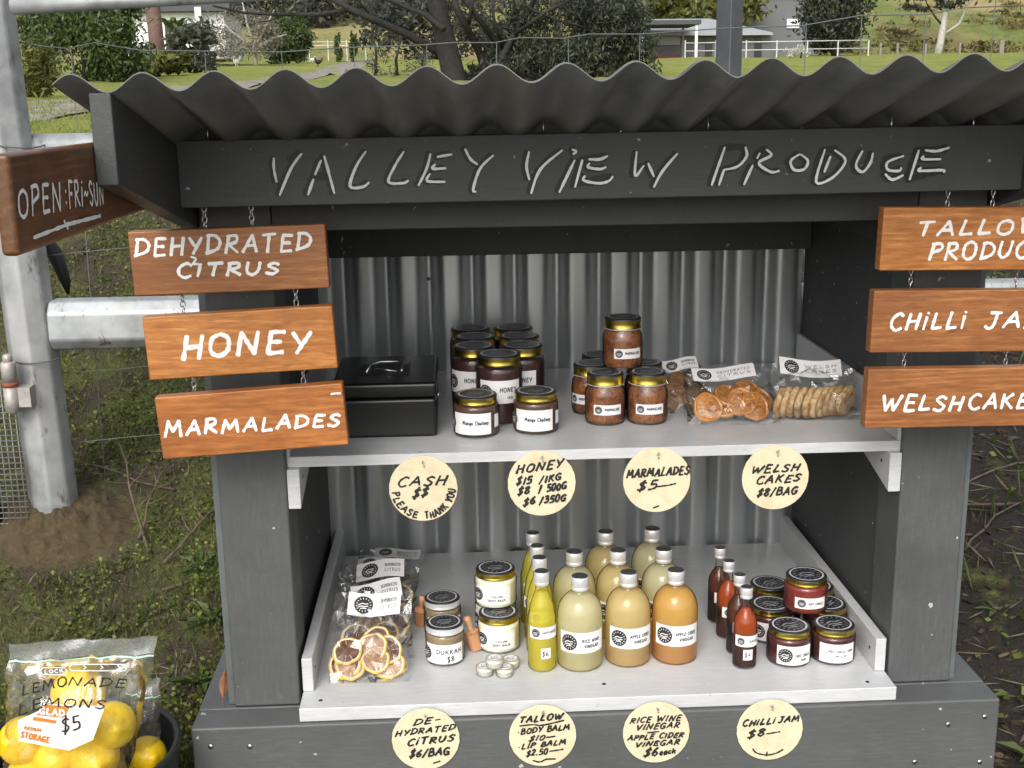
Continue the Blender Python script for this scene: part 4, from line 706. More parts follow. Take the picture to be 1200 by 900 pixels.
# ------------------------------------------------------------------ hanging timber signs
def chain(par, x, z1, z0, y, o):
    mb = MB(); n = max(2, round((z1 - z0) / .0082)); st = (z1 - z0) / n
    for k in range(n):
        zc = z1 - st * (k + .5); hl = st * .66; pts = []
        for q in range(13):
            a = 2 * math.pi * q / 12; u, v_ = .0030 * math.sin(a), hl * math.cos(a); pts.append((x - o[0] + (u if k % 2 == 0 else u * .35), y - o[1] + (u * .3 if k % 2 == 0 else u), zc - o[2] + v_))
        mb.tube(pts, .0009, 6, caps=False)
    mb.build('chain', steel, par)
def hang_sign(label, c, wd, hh, rot, mat, texts, chains, extra=(), width=.0044, seed=1):
    o = (c[0], -.1, c[1]); t = thing('hanging_sign', label, 'sign', o, 'hanging timber signs'); ca, sa = math.cos(R(rot)), math.sin(R(rot))
    P = [(u * ca - v_ * sa, u * sa + v_ * ca) for u, v_ in ((-wd / 2, -hh / 2), (wd / 2, -hh / 2), (wd / 2, hh / 2), (-wd / 2, hh / 2))]
    mb = MB(); mb.prism(P, -.011, .011, 'y'); b = mb.build('board', mat, t, .0022)
    mb = MB(); l = 0
    for k, (s_, p0, p1, h0, h1) in enumerate(texts): l = ribbons(mb, text_strokes(s_, p0, p1, h0, h1, slant=.12, jit=.035, seed=seed * 7 + k), width, lambda u, v_, q=0: (u - o[0], -.0114 - q, v_ - o[2]), 1e-5, 0, l, jag=.25, sub=.005, seed=seed + k)
    for st in extra: l = ribbons(mb, [smooth(list(st))], width * .7, lambda u, v_, q=0: (u - o[0], -.0114 - q, v_ - o[2]), 1e-5, 0, l, jag=.3, sub=.004)
    mb.build('lettering', whitePaint, t)
    for x, z1, z0 in chains: chain(t, x, z1, z0, -.088, o)
hang_sign('brown timber sign lettered DEHYDRATED CiTRUS, top of the left column', (-.5372, .7538), .275, .091, 1.3, woods[1], [('DEHYDRATED', (-.668, .763), (-.424, .7665), .024, .024), ('CiTRUS', (-.611, .731), (-.470, .7345), .019, .016)], [(-.572, .829, .797), (-.506, .829, .799)], [[(-.590, .760), (-.583, .757), (-.588, .750), (-.580, .7495), (-.579, .743)]], seed=1)
hang_sign('orange timber sign lettered HONEY, middle of the left column', (-.5294, .6345), .270, .092, 2.4, woods[2], [('HONEY', (-.614, .6135), (-.434, .620), .033, .031)], [(-.612, .710, .676), (-.450, .711, .683)], width=.0062, seed=2)
hang_sign('orange timber sign lettered MARMALADES, bottom of the left column', (-.5203, .5177), .2715, .0935, 3.2, woods[0], [('MARMALADES', (-.648, .4985), (-.395, .5085), .023, .018)], [(-.605, .589, .560), (-.446, .595, .567)], [[(-.404, .556), (-.398, .557), (-.391, .557)]], seed=3)
hang_sign('orange timber sign lettered TALLOW PRODUCTS, top of the right column', (.5345, .7635), .276, .0915, -.8, woods[2], [('TALLOW', (.447, .7705), (.628, .7705), .021, .021), ('PRODUCTS', (.467, .7345), (.660, .7345), .024, .024)], [(.499, .833, .809), (.566, .833, .808)], seed=4)
hang_sign('brown streaked timber sign lettered CHiLLi JAM, middle of the right column', (.5275, .6425), .276, .093, -.8, woods[1], [('CHiLLi', (.416, .631), (.528, .6325), .024, .023), ('JAM', (.5585, .6315), (.648, .631), .022, .022)], [(.452, .719, .690), (.612, .718, .688)], seed=5)
hang_sign('brown timber sign lettered WELSH CAKES, bottom of the right column', (.5262, .5262), .276, .091, -.5, woods[0] if False else woods[1], [('WELSH', (.411, .509), (.532, .508), .025, .022), ('CAKES', (.543, .509), (.655, .508), .023, .021)], [(.450, .597, .573), (.606, .595, .571)], seed=6)
t = thing('open_sign', 'dark timber board lettered OPEN:FRi~SUN fixed beside the left rafter', 'sign', (-.636, -.4, .88)); mb = MB(); mb.box((-.009, -.262, -.0475), (.0085, .30, .0475)); mb.build('board', woodD, t, .005, 3)
mb = MB(); mp = lambda u, v_, l=0: (.0090 + l, u + .4, v_ - .88)
l = ribbons(mb, text_strokes('OPEN', (-.655, .869), (-.532, .864), .026, .028, slant=.05, seed=91), .0038, mp, 1e-5, jag=.25, sub=.004)
l = ribbons(mb, text_strokes(':FRi~', (-.518, .864), (-.438, .862), .028, .024, slant=.05, seed=92), .0034, mp, 1e-5, 0, l, jag=.25, sub=.004); l = ribbons(mb, text_strokes('SUN', (-.434, .860), (-.381, .858), .026, .026, seed=93), .0034, mp, 1e-5, 0, l, jag=.25, sub=.004)
l = ribbons(mb, [[(-.625, .846), (-.52, .848), (-.40, .8455)], [(-.53, .8525), (-.52, .8435)]], .004, mp, 1e-5, 0, l, jag=.3, sub=.01); mb.build('lettering', greyPaint, t)

# ------------------------------------------------------------------ round price tags
def price_tag(label, c, y, lines, extra=(), arcs=(), rot=0, group='round price tags', hook=True, seed=0):
    Rr = .0545; t = thing('price_tag', label, 'price tag', (c[0], y, c[1]), group); mb = MB(); n = 48
    mb.prism([(Rr * math.cos(2 * math.pi * k / n) * (1 + .006 * math.sin(3 * k + seed)), Rr * math.sin(2 * math.pi * k / n)) for k in range(n)], -.0028, 0, 'y'); mb.build('disc', tagM, t, .0006, 1)
    mb = MB(); l = 0; mp = lambda u, v_, q=0: (u, -.0031 - q, v_)
    for k, (s_, x0, x1, b0, b1, h) in enumerate(lines): l = ribbons(mb, text_strokes(s_, (x0 * Rr, b0 * Rr), (x1 * Rr, b1 * Rr), h * Rr * .86, slant=.28, jit=.05, seed=seed * 13 + k), (.0034 if h > .21 else .0028), mp, 5e-6, 0, l, jag=.25, sub=.003, seed=seed + k)
    for s_, a0, a1, r0, h in arcs:
        L = r0 * Rr * R(a1 - a0); out = [[((r0 * Rr - v_) * math.cos(R(a0) + u / (r0 * Rr)), (r0 * Rr - v_) * math.sin(R(a0) + u / (r0 * Rr))) for u, v_ in st] for st in text_strokes(s_, (0, 0), (L, 0), h * Rr, jit=.05, seed=seed + 5)]
        l = ribbons(mb, out, .0028, mp, 5e-6, 0, l, jag=.25, sub=.003)
    for st in extra: l = ribbons(mb, [smooth([(a * Rr, b * Rr) for a, b in st])], .0027, mp, 5e-6, 0, l, jag=.3, sub=.003)
    mb.build('lettering', ink, t)
    mb = MB(); mb.tube([(0, -.003, Rr * .80), (0, -.010, Rr * .805), (.0015, -.012, Rr * .84), (.001, -.010, Rr * .88)], .0011, 6); mb.tube([(.002, -.0035, Rr * .66), (.0022, -.006, Rr * .70)], .001, 6); mb.build('hook', steel, t)
UY, LY = .0105, -.0645
price_tag('round cream tag lettered CASH $$ PLEASE THANK YOU on upper shelf edge', (-.2788, .3677), UY, [('CASH', -.77, .63, .08, .12, .32), ('$$', -.33, .1, -.26, -.24, .3)], arcs=[('PLEASE', 186, 256, .93, .2), ('THANK YOU', 272, 358, .93, .2)], seed=1)
price_tag('round cream tag lettered HONEY with three prices on upper shelf edge', (-.0895, .3706), UY, [('HONEY', -.75, .58, .32, .47, .29), ('$15', -.75, -.33, -.02, .02, .25), ('/1KG', -.08, .55, .02, .1, .24), ('$8', -.72, -.38, -.34, -.28, .25), ('/ 500G', -.1, .7, -.28, -.18, .24), ('$6', -.56, -.22, -.66, -.6, .25), ('/350G', -.08, .68, -.62, -.54, .24)], seed=2)
price_tag('round cream tag lettered MARMALADES $5 on upper shelf edge', (.096, .3709), UY, [('MARMALADES', -.9, .93, .1, .17, .28), ('$5', -.58, -.05, -.32, -.26, .28)], [[(0, -.2), (.3, -.17), (.55, -.12)], [(-.1, -.86), (.06, -.8)]], seed=3)
price_tag('round cream tag lettered WELSH CAKES $8/BAG on upper shelf edge', (.2888, .3695), UY, [('WELSH', -.75, .66, .13, .2, .26), ('CAKES', -.58, .7, -.2, -.12, .25), ('$8/BAG', -.54, .64, -.58, -.52, .25)], seed=4)
price_tag('round cream tag lettered DE-HYDRATED CiTRUS $6/BAG on the base board', (-.2854, -.0317), LY, [('DE-', -.36, .4, .47, .55, .21), ('HYDRATED', -.9, .84, .14, .28, .2), ('CiTRUS', -.56, .8, -.18, -.06, .23), ('$6/BAG', -.5, .66, -.58, -.5, .26)], [[(.2, -.78), (.4, -.72)]], seed=5)
price_tag('round cream tag lettered TALLOW BODY BALM LIP BALM on the base board', (-.0964, -.0335), LY, [('TALLOW', -.7, .56, .45, .55, .22), ('*BODY BALM', -.76, .77, .08, .2, .2), ('$10', -.42, .02, -.15, -.12, .18), ('*LIP BALM', -.76, .66, -.41, -.28, .18), ('$2.50', -.5, .12, -.64, -.58, .2)], [[(-.68, .37), (-.3, .4), (.0, .37), (.62, .5)], [(.1, -.04), (.36, -.01)], [(.2, -.5), (.6, -.45)], [(-.3, -.78), (-.1, -.84), (.1, -.76), (.38, -.76)]], seed=6)
price_tag('round cream tag lettered RICE WINE and APPLE CIDER VINEGAR on the base board', (.0887, -.0352), LY, [('RICE WINE', -.8, .7, .34, .38, .2), ('VINEGAR', -.62, .66, .1, .15, .2), ('APPLE CIDER', -.86, .79, -.22, -.16, .18), ('VINEGAR', -.64, .68, -.45, -.4, .18), ('$6', -.38, .02, -.78, -.74, .27), ('each', .1, .56, -.74, -.68, .2)], [[(-.28, .02), (.08, .05)]], seed=7)
price_tag('round cream tag lettered CHiLLi JAM $8 with a doodled smile on the base board', (.2756, -.0384), LY, [('CHiLLi', -.84, .12, .14, .22, .22), ('JAM', .24, .84, .22, .27, .22), ('$8', -.68, -.18, -.26, -.18, .25)], [[(-.1, -.12), (.3, -.06)], [(-.5, -.6), (-.38, -.74), (-.08, -.82), (.2, -.78), (.42, -.66)], [(-.08, -.86), (-.06, -.72)]], seed=8)
#==GOODS==
# ------------------------------------------------------------------ jars, bottles and tubs
ZL, ZU = .0243, .4246
def cyl_label(name, r, a0, a1, z0, z1, parent, emb=None, texts=(), price=None, mat=paper):
    """paper label round a jar from angle a0 to a1 (degrees, 0 faces the customer), print as its child"""
    mb = MB(); mb.grid(lambda u, v_: ((r + .0004) * math.sin(R(a0 + (a1 - a0) * u)), -(r + .0004) * math.cos(R(a0 + (a1 - a0) * u)), z0 + (z1 - z0) * v_), 18, 1); lb = mb.build(name, mat, parent)
    mp = on_cyl(r + .0006); mb = MB(); k = R(1) * r; zc = (z0 + z1) / 2
    if emb: emblem(mb, (emb[0] * k, zc + emb[2] * 0 + 0), emb[1], mp, 0, 1)
    for (s_, b0, b1, z, h, wd) in texts: ribbons(mb, text_strokes(s_, (b0 * k, z), (b1 * k, z), h, jit=0), wd * 1.45, mp, 4e-6, 2, jag=0, sub=.004)
    if emb or texts: mb.build('label_print', [ink, paper, inkP], lb)
    return lb
def lid(parent, rl, z0, z1, side=gold, top=lidBlack, sticker=True, rot=0):
    h = z1 - z0; mb = MB()
    mb.lathe([(rl - .0012, z0 - .0002), (rl, z0 + .0006), (rl + .0003, z0 + .002), (rl - .0004, z0 + .003), (rl - .0003, z0 + h * .55), (rl, z0 + h * .80)], 40, caps=False)
    mb.lathe([(rl, z0 + h * .80), (rl - .0002, z1 - .0022), (rl - .0012, z1 - .0008), (rl - .003, z1), (rl - .0045, z1 - .0004), (0.001, z1 - .0004)], 40, mi=1, caps=False); o = mb.build('lid', [side, top], parent)
    if sticker:
        mb = MB(); mp = lambda u, v_, l=0: (u * math.cos(rot) - v_ * math.sin(rot), u * math.sin(rot) + v_ * math.cos(rot), z1 - .0002 + l); emblem(mb, (0, 0), rl * .80, mp, 0, 2)
        ribbons(mb, [[(rl * .80 * math.cos(a), rl * .80 * math.sin(a)) for a in np.linspace(0, 2 * math.pi, 41)]], rl * .085, mp, 1e-6, 1, 6e-5, jag=.02); mb.build('lid_sticker', [lidBlack, lidWhite, lidGrey], o)
    return o
def jar_body(parent, r, h, fill, mat, neck=.84, sh=.80, bottom=.85, round_=False):
    zt = h * sh
    if round_: prof = [(r * bottom, 0), (r * .95, .002), (r, .010), (r * 1.0, zt * .30), (r * 1.0, zt * .72), (r * .95, zt * .86), (r * neck, zt * .96), (r * neck, h * .86)]
    else: prof = [(r * bottom, 0), (r * .965, .0015), (r, .006), (r, zt * .86), (r * .985, zt * .92), (r * .93, zt * .97), (r * neck, zt), (r * neck, h * .88)]
    MB().lathe(prof, 40, caps=False).build('glass', glassM, parent)
    ip = [(max(a - .0018, .001), b + (.0018 if i < 2 else 0)) for i, (a, b) in enumerate(prof)]; ip = [q for q in ip if q[1] < fill]; ip.append((ip[-1][0] if fill < zt * .9 else np.interp(fill, [q[1] for q in prof], [q[0] for q in prof]) - .0018, fill))
    MB().lathe(ip, 40).build('contents', mat, parent)
def straight_jar(name, label, cat, loc, r, h, mat, rz=0, group=None, side=gold, fillk=.78, top=lidBlack, rlk=.93, round_=False, sh=.80):
    t = thing(name, label, cat, loc, group, R(rz)); jar_body(t, r, h, h * fillk, mat, round_=round_, sh=sh); lid(t, r * rlk, h * (sh - .005), h, side, top, rot=.2); return t

# honey jars
hny = straight_jar('honey_jar', 'tall dark honey jar at the front of the honey group', 'jar', (-.148, .208, ZU), .0405, .1187, honeyM, -2, 'honey jars', fillk=.80, sh=.86)
cyl_label('label', .0405, -52, 56, .038, .078, hny, (-36, .0125, 0), [('HONEY', 2, 44, .058, .0075, .0011), ('1KG', 20, 34, .046, .004, .0007)])
for (x, y), rz, lab in [((-.190, .282), -28, 'tall honey jar at the left just behind the frontmost honey jar'), ((-.186, .366), -10, 'tall honey jar third from the back of the left honey row'), ((-.193, .449), 5, 'tall honey jar farthest back in the left honey row'), ((-.104, .279), -22, 'tall honey jar with label reading HONEY at the right behind the front one'), ((-.104, .363), 12, 'tall honey jar in the middle of the right honey row'), ((-.111, .447), -14, 'tall honey jar farthest back in the right honey row')]:
    dup(hny, (x, y, ZU), R(rz), lab)
ch = straight_jar('chutney_jar', 'small brown chutney jar at the left in front of the honey', 'jar', (-.1905, .124, ZU), .0385, .069, chutM, -6, 'chutney jars', fillk=.76)
cyl_label('label', .0385, -58, 44, .007, .043, ch, (-72, .012, 0), [('Mango Chutney'.replace('Mango', 'Mango'), -30, 36, .024, .0062, .0009)]); cyl_label('price_sticker', .0385, 56, 76, .016, .038, ch)
dup(ch, (-.0895, .136, ZU), R(-2), 'small brown chutney jar at the right in front of the honey')
# marmalade jars
mj = straight_jar('marmalade_jar', 'squat amber marmalade jar at the front left of the marmalade stack', 'jar', (.033, .175, ZU), .0350, .0885, marmM, -4, 'marmalade jars', fillk=.77, round_=True, rlk=.90, sh=.78)
MB().lathe([(.0318, .0682), (.0332, .0689), (.0318, .0696)], 32, caps=False).build('seal_ring', silver, mj)
cyl_label('label', .0350, -36, 46, .020, .0375, mj, (-22, .0066, 0), [('MARMALADE', -4, 40, .0275, .0042, .0007)])
for loc, rz, lab in [((.106, .173, ZU), -6, 'squat amber marmalade jar at the front right of the marmalade stack'), ((.017, .247, ZU), -40, 'marmalade jar at the back left of the stack with its label turned away'), ((.112, .246, ZU), 24, 'marmalade jar at the back right of the stack'), ((.040, .322, ZU), 10, 'marmalade jar hidden behind the stack'), ((.068, .214, ZU + .0886), 4, 'amber marmalade jar standing on top of the other marmalade jars')]:
    dup(mj, loc, R(rz), lab)
# chilli jam
cj = straight_jar('chilli_jam_jar', 'dark chilli jam jar with badge label at the front of the jam stack', 'jar', (.338, .058, ZL), .038, .0635, chilliM, 0, 'chilli jam jars', fillk=.77)
cyl_label('label', .038, -46, 50, .006, .040, cj, (-24, .0125, 0), [('HOT CHILLI', 4, 44, .0205, .0046, .0008), ('JAM', 16, 32, .0125, .0044, .0008)])
for loc, rz, lab in [((.329, .148, ZL), -22, 'dark chilli jam jar half hidden behind the front badge label jar'), ((.351, .240, ZL), 15, 'dark chilli jam jar farthest back beside the sauce bottles'), ((.428, .144, ZL), 30, 'dark chilli jam jar against the rail behind the front right jar'), ((.430, .222, ZL), -5, 'dark chilli jam jar farthest back against the rail')]: dup(cj, loc, R(rz), lab)
c2 = straight_jar('chilli_jam_jar', 'dark chilli jam jar with plain text label at the front by the rail', 'jar', (.4155, .060, ZL), .038, .0635, chilliM, 0, 'chilli jam jars', fillk=.77)
cyl_label('label', .038, -52, 44, .006, .040, c2, None, [('HOT CHILLI JAM', -28, 36, .025, .0040, .0007), ('MILD', -10, 18, .0165, .0038, .0007)])
c3 = straight_jar('chilli_jam_jar', 'bright red chilli jam jar standing on top of the jam stack', 'jar', (.384, .125, ZL + .0636), .0382, .0635, chilliR, -4, 'chilli jam jars', fillk=.77)
cyl_label('label', .0382, -40, 44, .013, .033, c3, (-22, .0075, 0), [('HOT CHILLI', -4, 36, .0205, .0038, .0007)])
# dukkah
dj = straight_jar('dukkah_jar', 'glass jar lettered DUKKAH with grey lid at the front beside a scoop', 'jar', (-.253, .103, ZL), .0340, .0705, dukM, -3, 'dukkah jars', side=silver, fillk=.74, rlk=.95)
cyl_label('label', .0340, -60, 62, .006, .041, dj, (-60, .012, 0), [('DUKKAH', -22, 54, .024, .0075, .0011)]); mb = MB(); ribbons(mb, text_strokes('$8', (.006, .0095), (.018, .0105), .0095, jit=.05), .0016, on_cyl(.0346), 4e-6, jag=.2, sub=.003); mb.build('handwriting', ink, dj)
dup(dj, (-.258, .208, ZL), R(10), 'glass jar of dukkah with grey lid standing behind the front one')
def scoop(loc, rz, tilt, label):
    t = MB(); t.lathe([(.001, .064), (.0058, .062), (.0068, .057), (.0052, .051), (.0042, .042), (.0050, .034)], 16, caps=False)
    t.grid(lambda u, v_: ((.0115 - .001 * v_) * math.sin(R(-95 + 190 * u)), -.0085 * math.cos(R(-95 + 190 * u)) + .004, .035 - .035 * v_), 12, 5); t.grid(lambda u, v_: ((.0135 - .001 * v_) * math.sin(R(-95 + 190 * u)), -.0108 * math.cos(R(-95 + 190 * u)) + .004, .036 - .036 * v_), 12, 5, flip=True); t.lathe([(.0005, .0385), (.009, .037), (.0128, .0345)], 16, caps=False)
    o = t.build('wooden_scoop', scoopM); o.location = loc; o.rotation_euler = (R(tilt), R(-14), R(rz)); return tag(o, label, 'scoop', 'wooden scoops')
scoop((-.196, .128, ZL + .003), 25, -12, 'small wooden scoop leaning right of the front dukkah jar'); scoop((-.301, .236, ZL + .003), -20, 8, 'small wooden scoop leaning left of the back dukkah jar').rotation_euler[1] = R(10)
# tallow balm
bj = straight_jar('balm_jar', 'cream tallow balm jar with gold lid at the bottom front of its stack', 'jar', (-.158, .146, ZL), .0380, .067, balmM, 4, 'tallow balm jars', fillk=.77)
cyl_label('label', .0380, -62, 40, .010, .043, bj, (-56, .0115, 0), [('TALLOW', -14, 16, .0235, .0035, .0006), ('BODY BALM', -22, 24, .0165, .0038, .0006)])
dup(bj, (-.161, .223, ZL), R(-12), 'tallow balm jar on the shelf behind the bottom front one'); dup(bj, (-.161, .184, ZL + .0671), R(0), 'tallow balm jar standing on top of the other two')
lt = thing('lip_balm_tub', 'tiny lip balm tub at the front left of four', 'tub', (-.186, .040, ZL), 'lip balm tubs')
MB().lathe([(.0125, 0), (.0145, .001), (.015, .0105), (.0155, .011), (.0155, .0148), (.0145, .0158), (.001, .0158)], 28, caps=False).build('tub', frost, lt); MB().lathe([(.0118, .0008), (.0132, .002), (.0136, .010)], 24).build('contents', balmM, lt)
mb = MB(); mb.add([(.0105 * math.cos(a), .0105 * math.sin(a), .0161) for a in np.linspace(0, 6.28, 25)[:-1]], [tuple(range(24))]); o = mb.build('sticker', paper, lt); mb = MB(); ribbons(mb, text_strokes('LIP', (-.006, .0005), (.006, .0005), .0045, jit=0) + text_strokes('BALM', (-.0065, -.006), (.0065, -.006), .0042, jit=0), .0007, lambda u, v_, l=0: (u, v_, .0163 + l), 4e-6, jag=0); mb.build('sticker_print', inkP, o)
for loc, rz, lab in [((-.153, .034), 9, 'tiny lip balm tub at the front right of four'), ((-.1695, .0365, .0159), 4, 'tiny lip balm tub standing on top of the front two'), ((-.141, .064), -15, 'tiny lip balm tub at the back right of four')]: dup(lt, (loc[0], loc[1], ZL + (loc[2] if len(loc) > 2 else 0)), R(rz), lab)
# vinegar bottles
def bottle(name, label, cat, loc, r, prof, cap, fill, mat, rz, group, capm=silver):
    t = thing(name, label, cat, loc, group, R(rz)); MB().lathe(prof, 40, caps=False).build('glass', glassM, t)
    zs = [q[1] for q in prof]; rs = [q[0] for q in prof]; ip = [(max(a - .0016, .001), b + (.0016 if i < 2 else 0)) for i, (a, b) in enumerate(prof) if b < fill] + [(float(np.interp(fill, zs, rs)) - .0016, fill)]
    MB().lathe(ip, 40).build('contents', mat, t); rc, c0, c1 = cap
    mb = MB(); hh = c1 - c0; mb.lathe([(rc * .96, c0), (rc, c0 + hh * .06), (rc, c0 + hh * .2), (rc * .95, c0 + hh * .24), (rc * .95, c0 + hh * .28), (rc, c0 + hh * .32), (rc, c0 + hh * .90), (rc * .93, c1 - hh * .02)], 32, caps=False); mb.lathe([(rc * .94, c1 - hh * .035), (rc * .9, c1), (.0005, c1)], 32, mi=1, caps=False); mb.build('cap', [capm, capTop], t); return t
VP = [(.031, 0), (.036, .0012), (.039, .006), (.039, .088), (.0385, .097), (.0370, .1055), (.0338, .114), (.0288, .1215), (.0220, .128), (.0162, .1325), (.0138, .136), (.0135, .150)]
vt = [('RICE WINE', -2, 46), ('APPLE CIDER', -6, 50)]
def vinegar(label, loc, mat, kind, rz):
    t = bottle('vinegar_bottle', label, 'bottle', loc, .039, VP, (.0150, .1375, .1612), .128, mat, rz, 'vinegar bottles'); s_, b0, b1 = vt[kind]
    cyl_label('label', .039, -62, 62, .037, .074, t, (-36, .0145, 0), [(s_, b0, b1, .0565, .0052, .0009), ('VINEGAR', 4, 42, .0465, .0052, .0009)]); return t
v1 = vinegar('round pale bottle labelled RICE WINE VINEGAR at the front left of the vinegars', (-.022, .068, ZL), riceM, 0, 2)
v2 = vinegar('golden bottle labelled APPLE CIDER VINEGAR at the front between two others', (.062, .078, ZL), acvM, 1, 4)
v3 = vinegar('orange bottle labelled APPLE CIDER VINEGAR at the front right of the vinegars', (.144, .081, ZL), acvO, 1, -2)
dup(v1, (-.020, .179, ZL), R(8), 'pale vinegar bottle directly behind the front rice wine bottle'); dup(v2, (.058, .179, ZL), R(-8), 'golden vinegar bottle behind the front middle one'); dup(v1, (.140, .179, ZL), R(-12), 'pale vinegar bottle directly behind the front orange bottle')
dup(v2, (.048, .274, ZL), R(14), 'golden vinegar bottle farthest back in the middle'); dup(v1, (.137, .282, ZL), R(-4), 'pale vinegar bottle farthest back at the right of the vinegars')
YP = [(.019, 0), (.0225, .001), (.0242, .005), (.0242, .090), (.0234, .098), (.0205, .107), (.0208, .111), (.0188, .119), (.0145, .131), (.0112, .141), (.0106, .148), (.0108, .160)]
yb = bottle('oil_bottle', 'slim yellow bottle with $6 sticker at the front of its row', 'bottle', (-.0875, .060, ZL), .0242, YP, (.0128, .152, .1755), .138, oilM, -2, 'slim yellow bottles')
cyl_label('label', .0242, -56, 74, .062, .083, yb, (-28, .0075, 0), [('INFUSED', 0, 62, .0715, .0036, .0007)]); pl = cyl_label('price_sticker', .0242, -6, 34, .026, .045, yb); mb = MB(); ribbons(mb, text_strokes('$6', (0, .031), (.010, .0315), .008, jit=.04), .0014, on_cyl(.0247), 4e-6, jag=.15, sub=.003); mb.build('handwriting', ink, pl)
for (x, y), rz, lab in [((-.0865, .121), 10, 'slim yellow bottle second from the front of its row'), ((-.0865, .176), -25, 'slim yellow bottle third from the front of its row'), ((-.0895, .241), 5, 'slim yellow bottle farthest back in its row')]: dup(yb, (x, y, ZL), R(rz), lab)
SP = [(.016, 0), (.0190, .001), (.0202, .005), (.0202, .076), (.0192, .085), (.0148, .095), (.0100, .102), (.0076, .108), (.0076, .128)]
def sauce(label, x, y, mat, rz):
    t = bottle('sauce_bottle', label, 'bottle', (x, y, ZL), .0202, SP, (.0104, .124, .1432), .104, mat, rz, 'small sauce bottles'); cyl_label('label', .0202, -66, 66, .042, .062, t, (-36, .0065, 0), [('SAUCE', 4, 56, .0505, .0036, .0007)])
    p_ = cyl_label('price_sticker', .0202, -22, 24, .018, .037, t); mb = MB(); ribbons(mb, text_strokes('$4', (-.005, .024), (.005, .0245), .007, jit=.04), .0012, on_cyl(.0207), 4e-6, jag=.15, sub=.003); mb.build('handwriting', ink, p_); return t
s1 = sauce('small bright orange sauce bottle with $4 sticker at the front of its row', .257, .041, sauceM, 2); s2 = sauce('small dark sauce bottle farthest back in its row', .252, .221, sauceD, 30)
dup(s2, (.258, .094, ZL), R(26), 'small dark sauce bottle second from the front of its row'); dup(s1, (.254, .157, ZL), R(24), 'small orange sauce bottle third from the front of its row')

# ------------------------------------------------------------------ cash box
t = thing('cash_box', 'black metal cash box with a steel carry handle on upper shelf', 'cash box', (-.3415, .216, ZU)); a, b = .0855, .109
MB().box((-a, -b, 0), (a, b, .066)).build('body', blackBox, t, .006, 3); o = MB().box((-a - .0015, -b - .0015, .068), (a + .0015, b + .0015, .093)).build('box_lid', blackBox, t, .006, 3)
MB().box((-.047, -.045, .0932), (.040, .035, .0940)).build('handle_recess', blackPaint, o, .0004)
mb = MB(); mb.tube([(-.034, -.030, .094), (-.028, -.012, .104), (-.010, -.004, .107), (.018, -.004, .107), (.028, -.010, .104), (.026, -.030, .095)], .0022, 8); mb.tube([(.018, -.028, .095), (-.018, -.020, .098)], .0018, 8); mb.build('handle', steel, o)
mb = MB(); mb.lathe([(.0065, 0), (.0065, .003), (.005, .005)], 16, (0, 0, 0)); o = mb.build('lock', steel, t); o.matrix_local = Matrix.Translation((a, -.03, .052)) @ Matrix.Rotation(R(90), 4, 'Y')

# ------------------------------------------------------------------ bagged goods
def bag_mesh(wd, hh, th, puff=.6, seed=0, crumple=.0022, top_open=True):
    g2 = random.Random(seed); ph = [g2.uniform(0, 6) for _ in range(8)]
    def f(u, v_, sgn):
        x = (u - .5) * wd; z = v_ * hh; e = max(0, math.sin(math.pi * min(1, u))) ** .55 * max(0, min(1, v_ / .12)) ** .5 * (1 if v_ < puff else max(0, (1 - v_) / (1 - puff)) ** 1.1)
        cr = crumple * (math.sin(u * 31 + v_ * 17 + ph[0]) + math.sin(u * 13 - v_ * 41 + ph[1]) + math.sin(u * 53 + v_ * 29 + ph[2]) * .6)
        return (x * (1 - .04 * math.sin(math.pi * v_)) + cr * .5, sgn * (th * .5 * e + .0004) + cr * (.4 + .6 * (e > .2)), z + .002 * math.sin(u * 9 + ph[3]) * v_)
    jit = {}
    def fj(u, v_, sg):
        p = f(u, v_, sg); k = (round(u * 13), round(v_ * 12), sg); j = jit.setdefault(k, (g2.gauss(0, .0022), g2.gauss(0, .0024), g2.gauss(0, .0022))); edge = 0 < u < 1 and 0 < v_ < 1
        return tuple(a + b * (1 if edge else .5) for a, b in zip(p, j))
    mb = MB()
    for sg in (-1, 1):
        o = len(mb.v); mb.grid(lambda u, v_: fj(u, v_, sg), 13, 12, smooth=False, flip=sg > 0)
    F = []
    for q in mb.f: F += ([[q[0], q[1], q[2]], [q[0], q[2], q[3]]] if g2.random() < .5 else [[q[0], q[1], q[3]], [q[1], q[2], q[3]]])
    mb.f = F; mb.mi = [0] * len(F); mb.sm = [False] * len(F); return mb
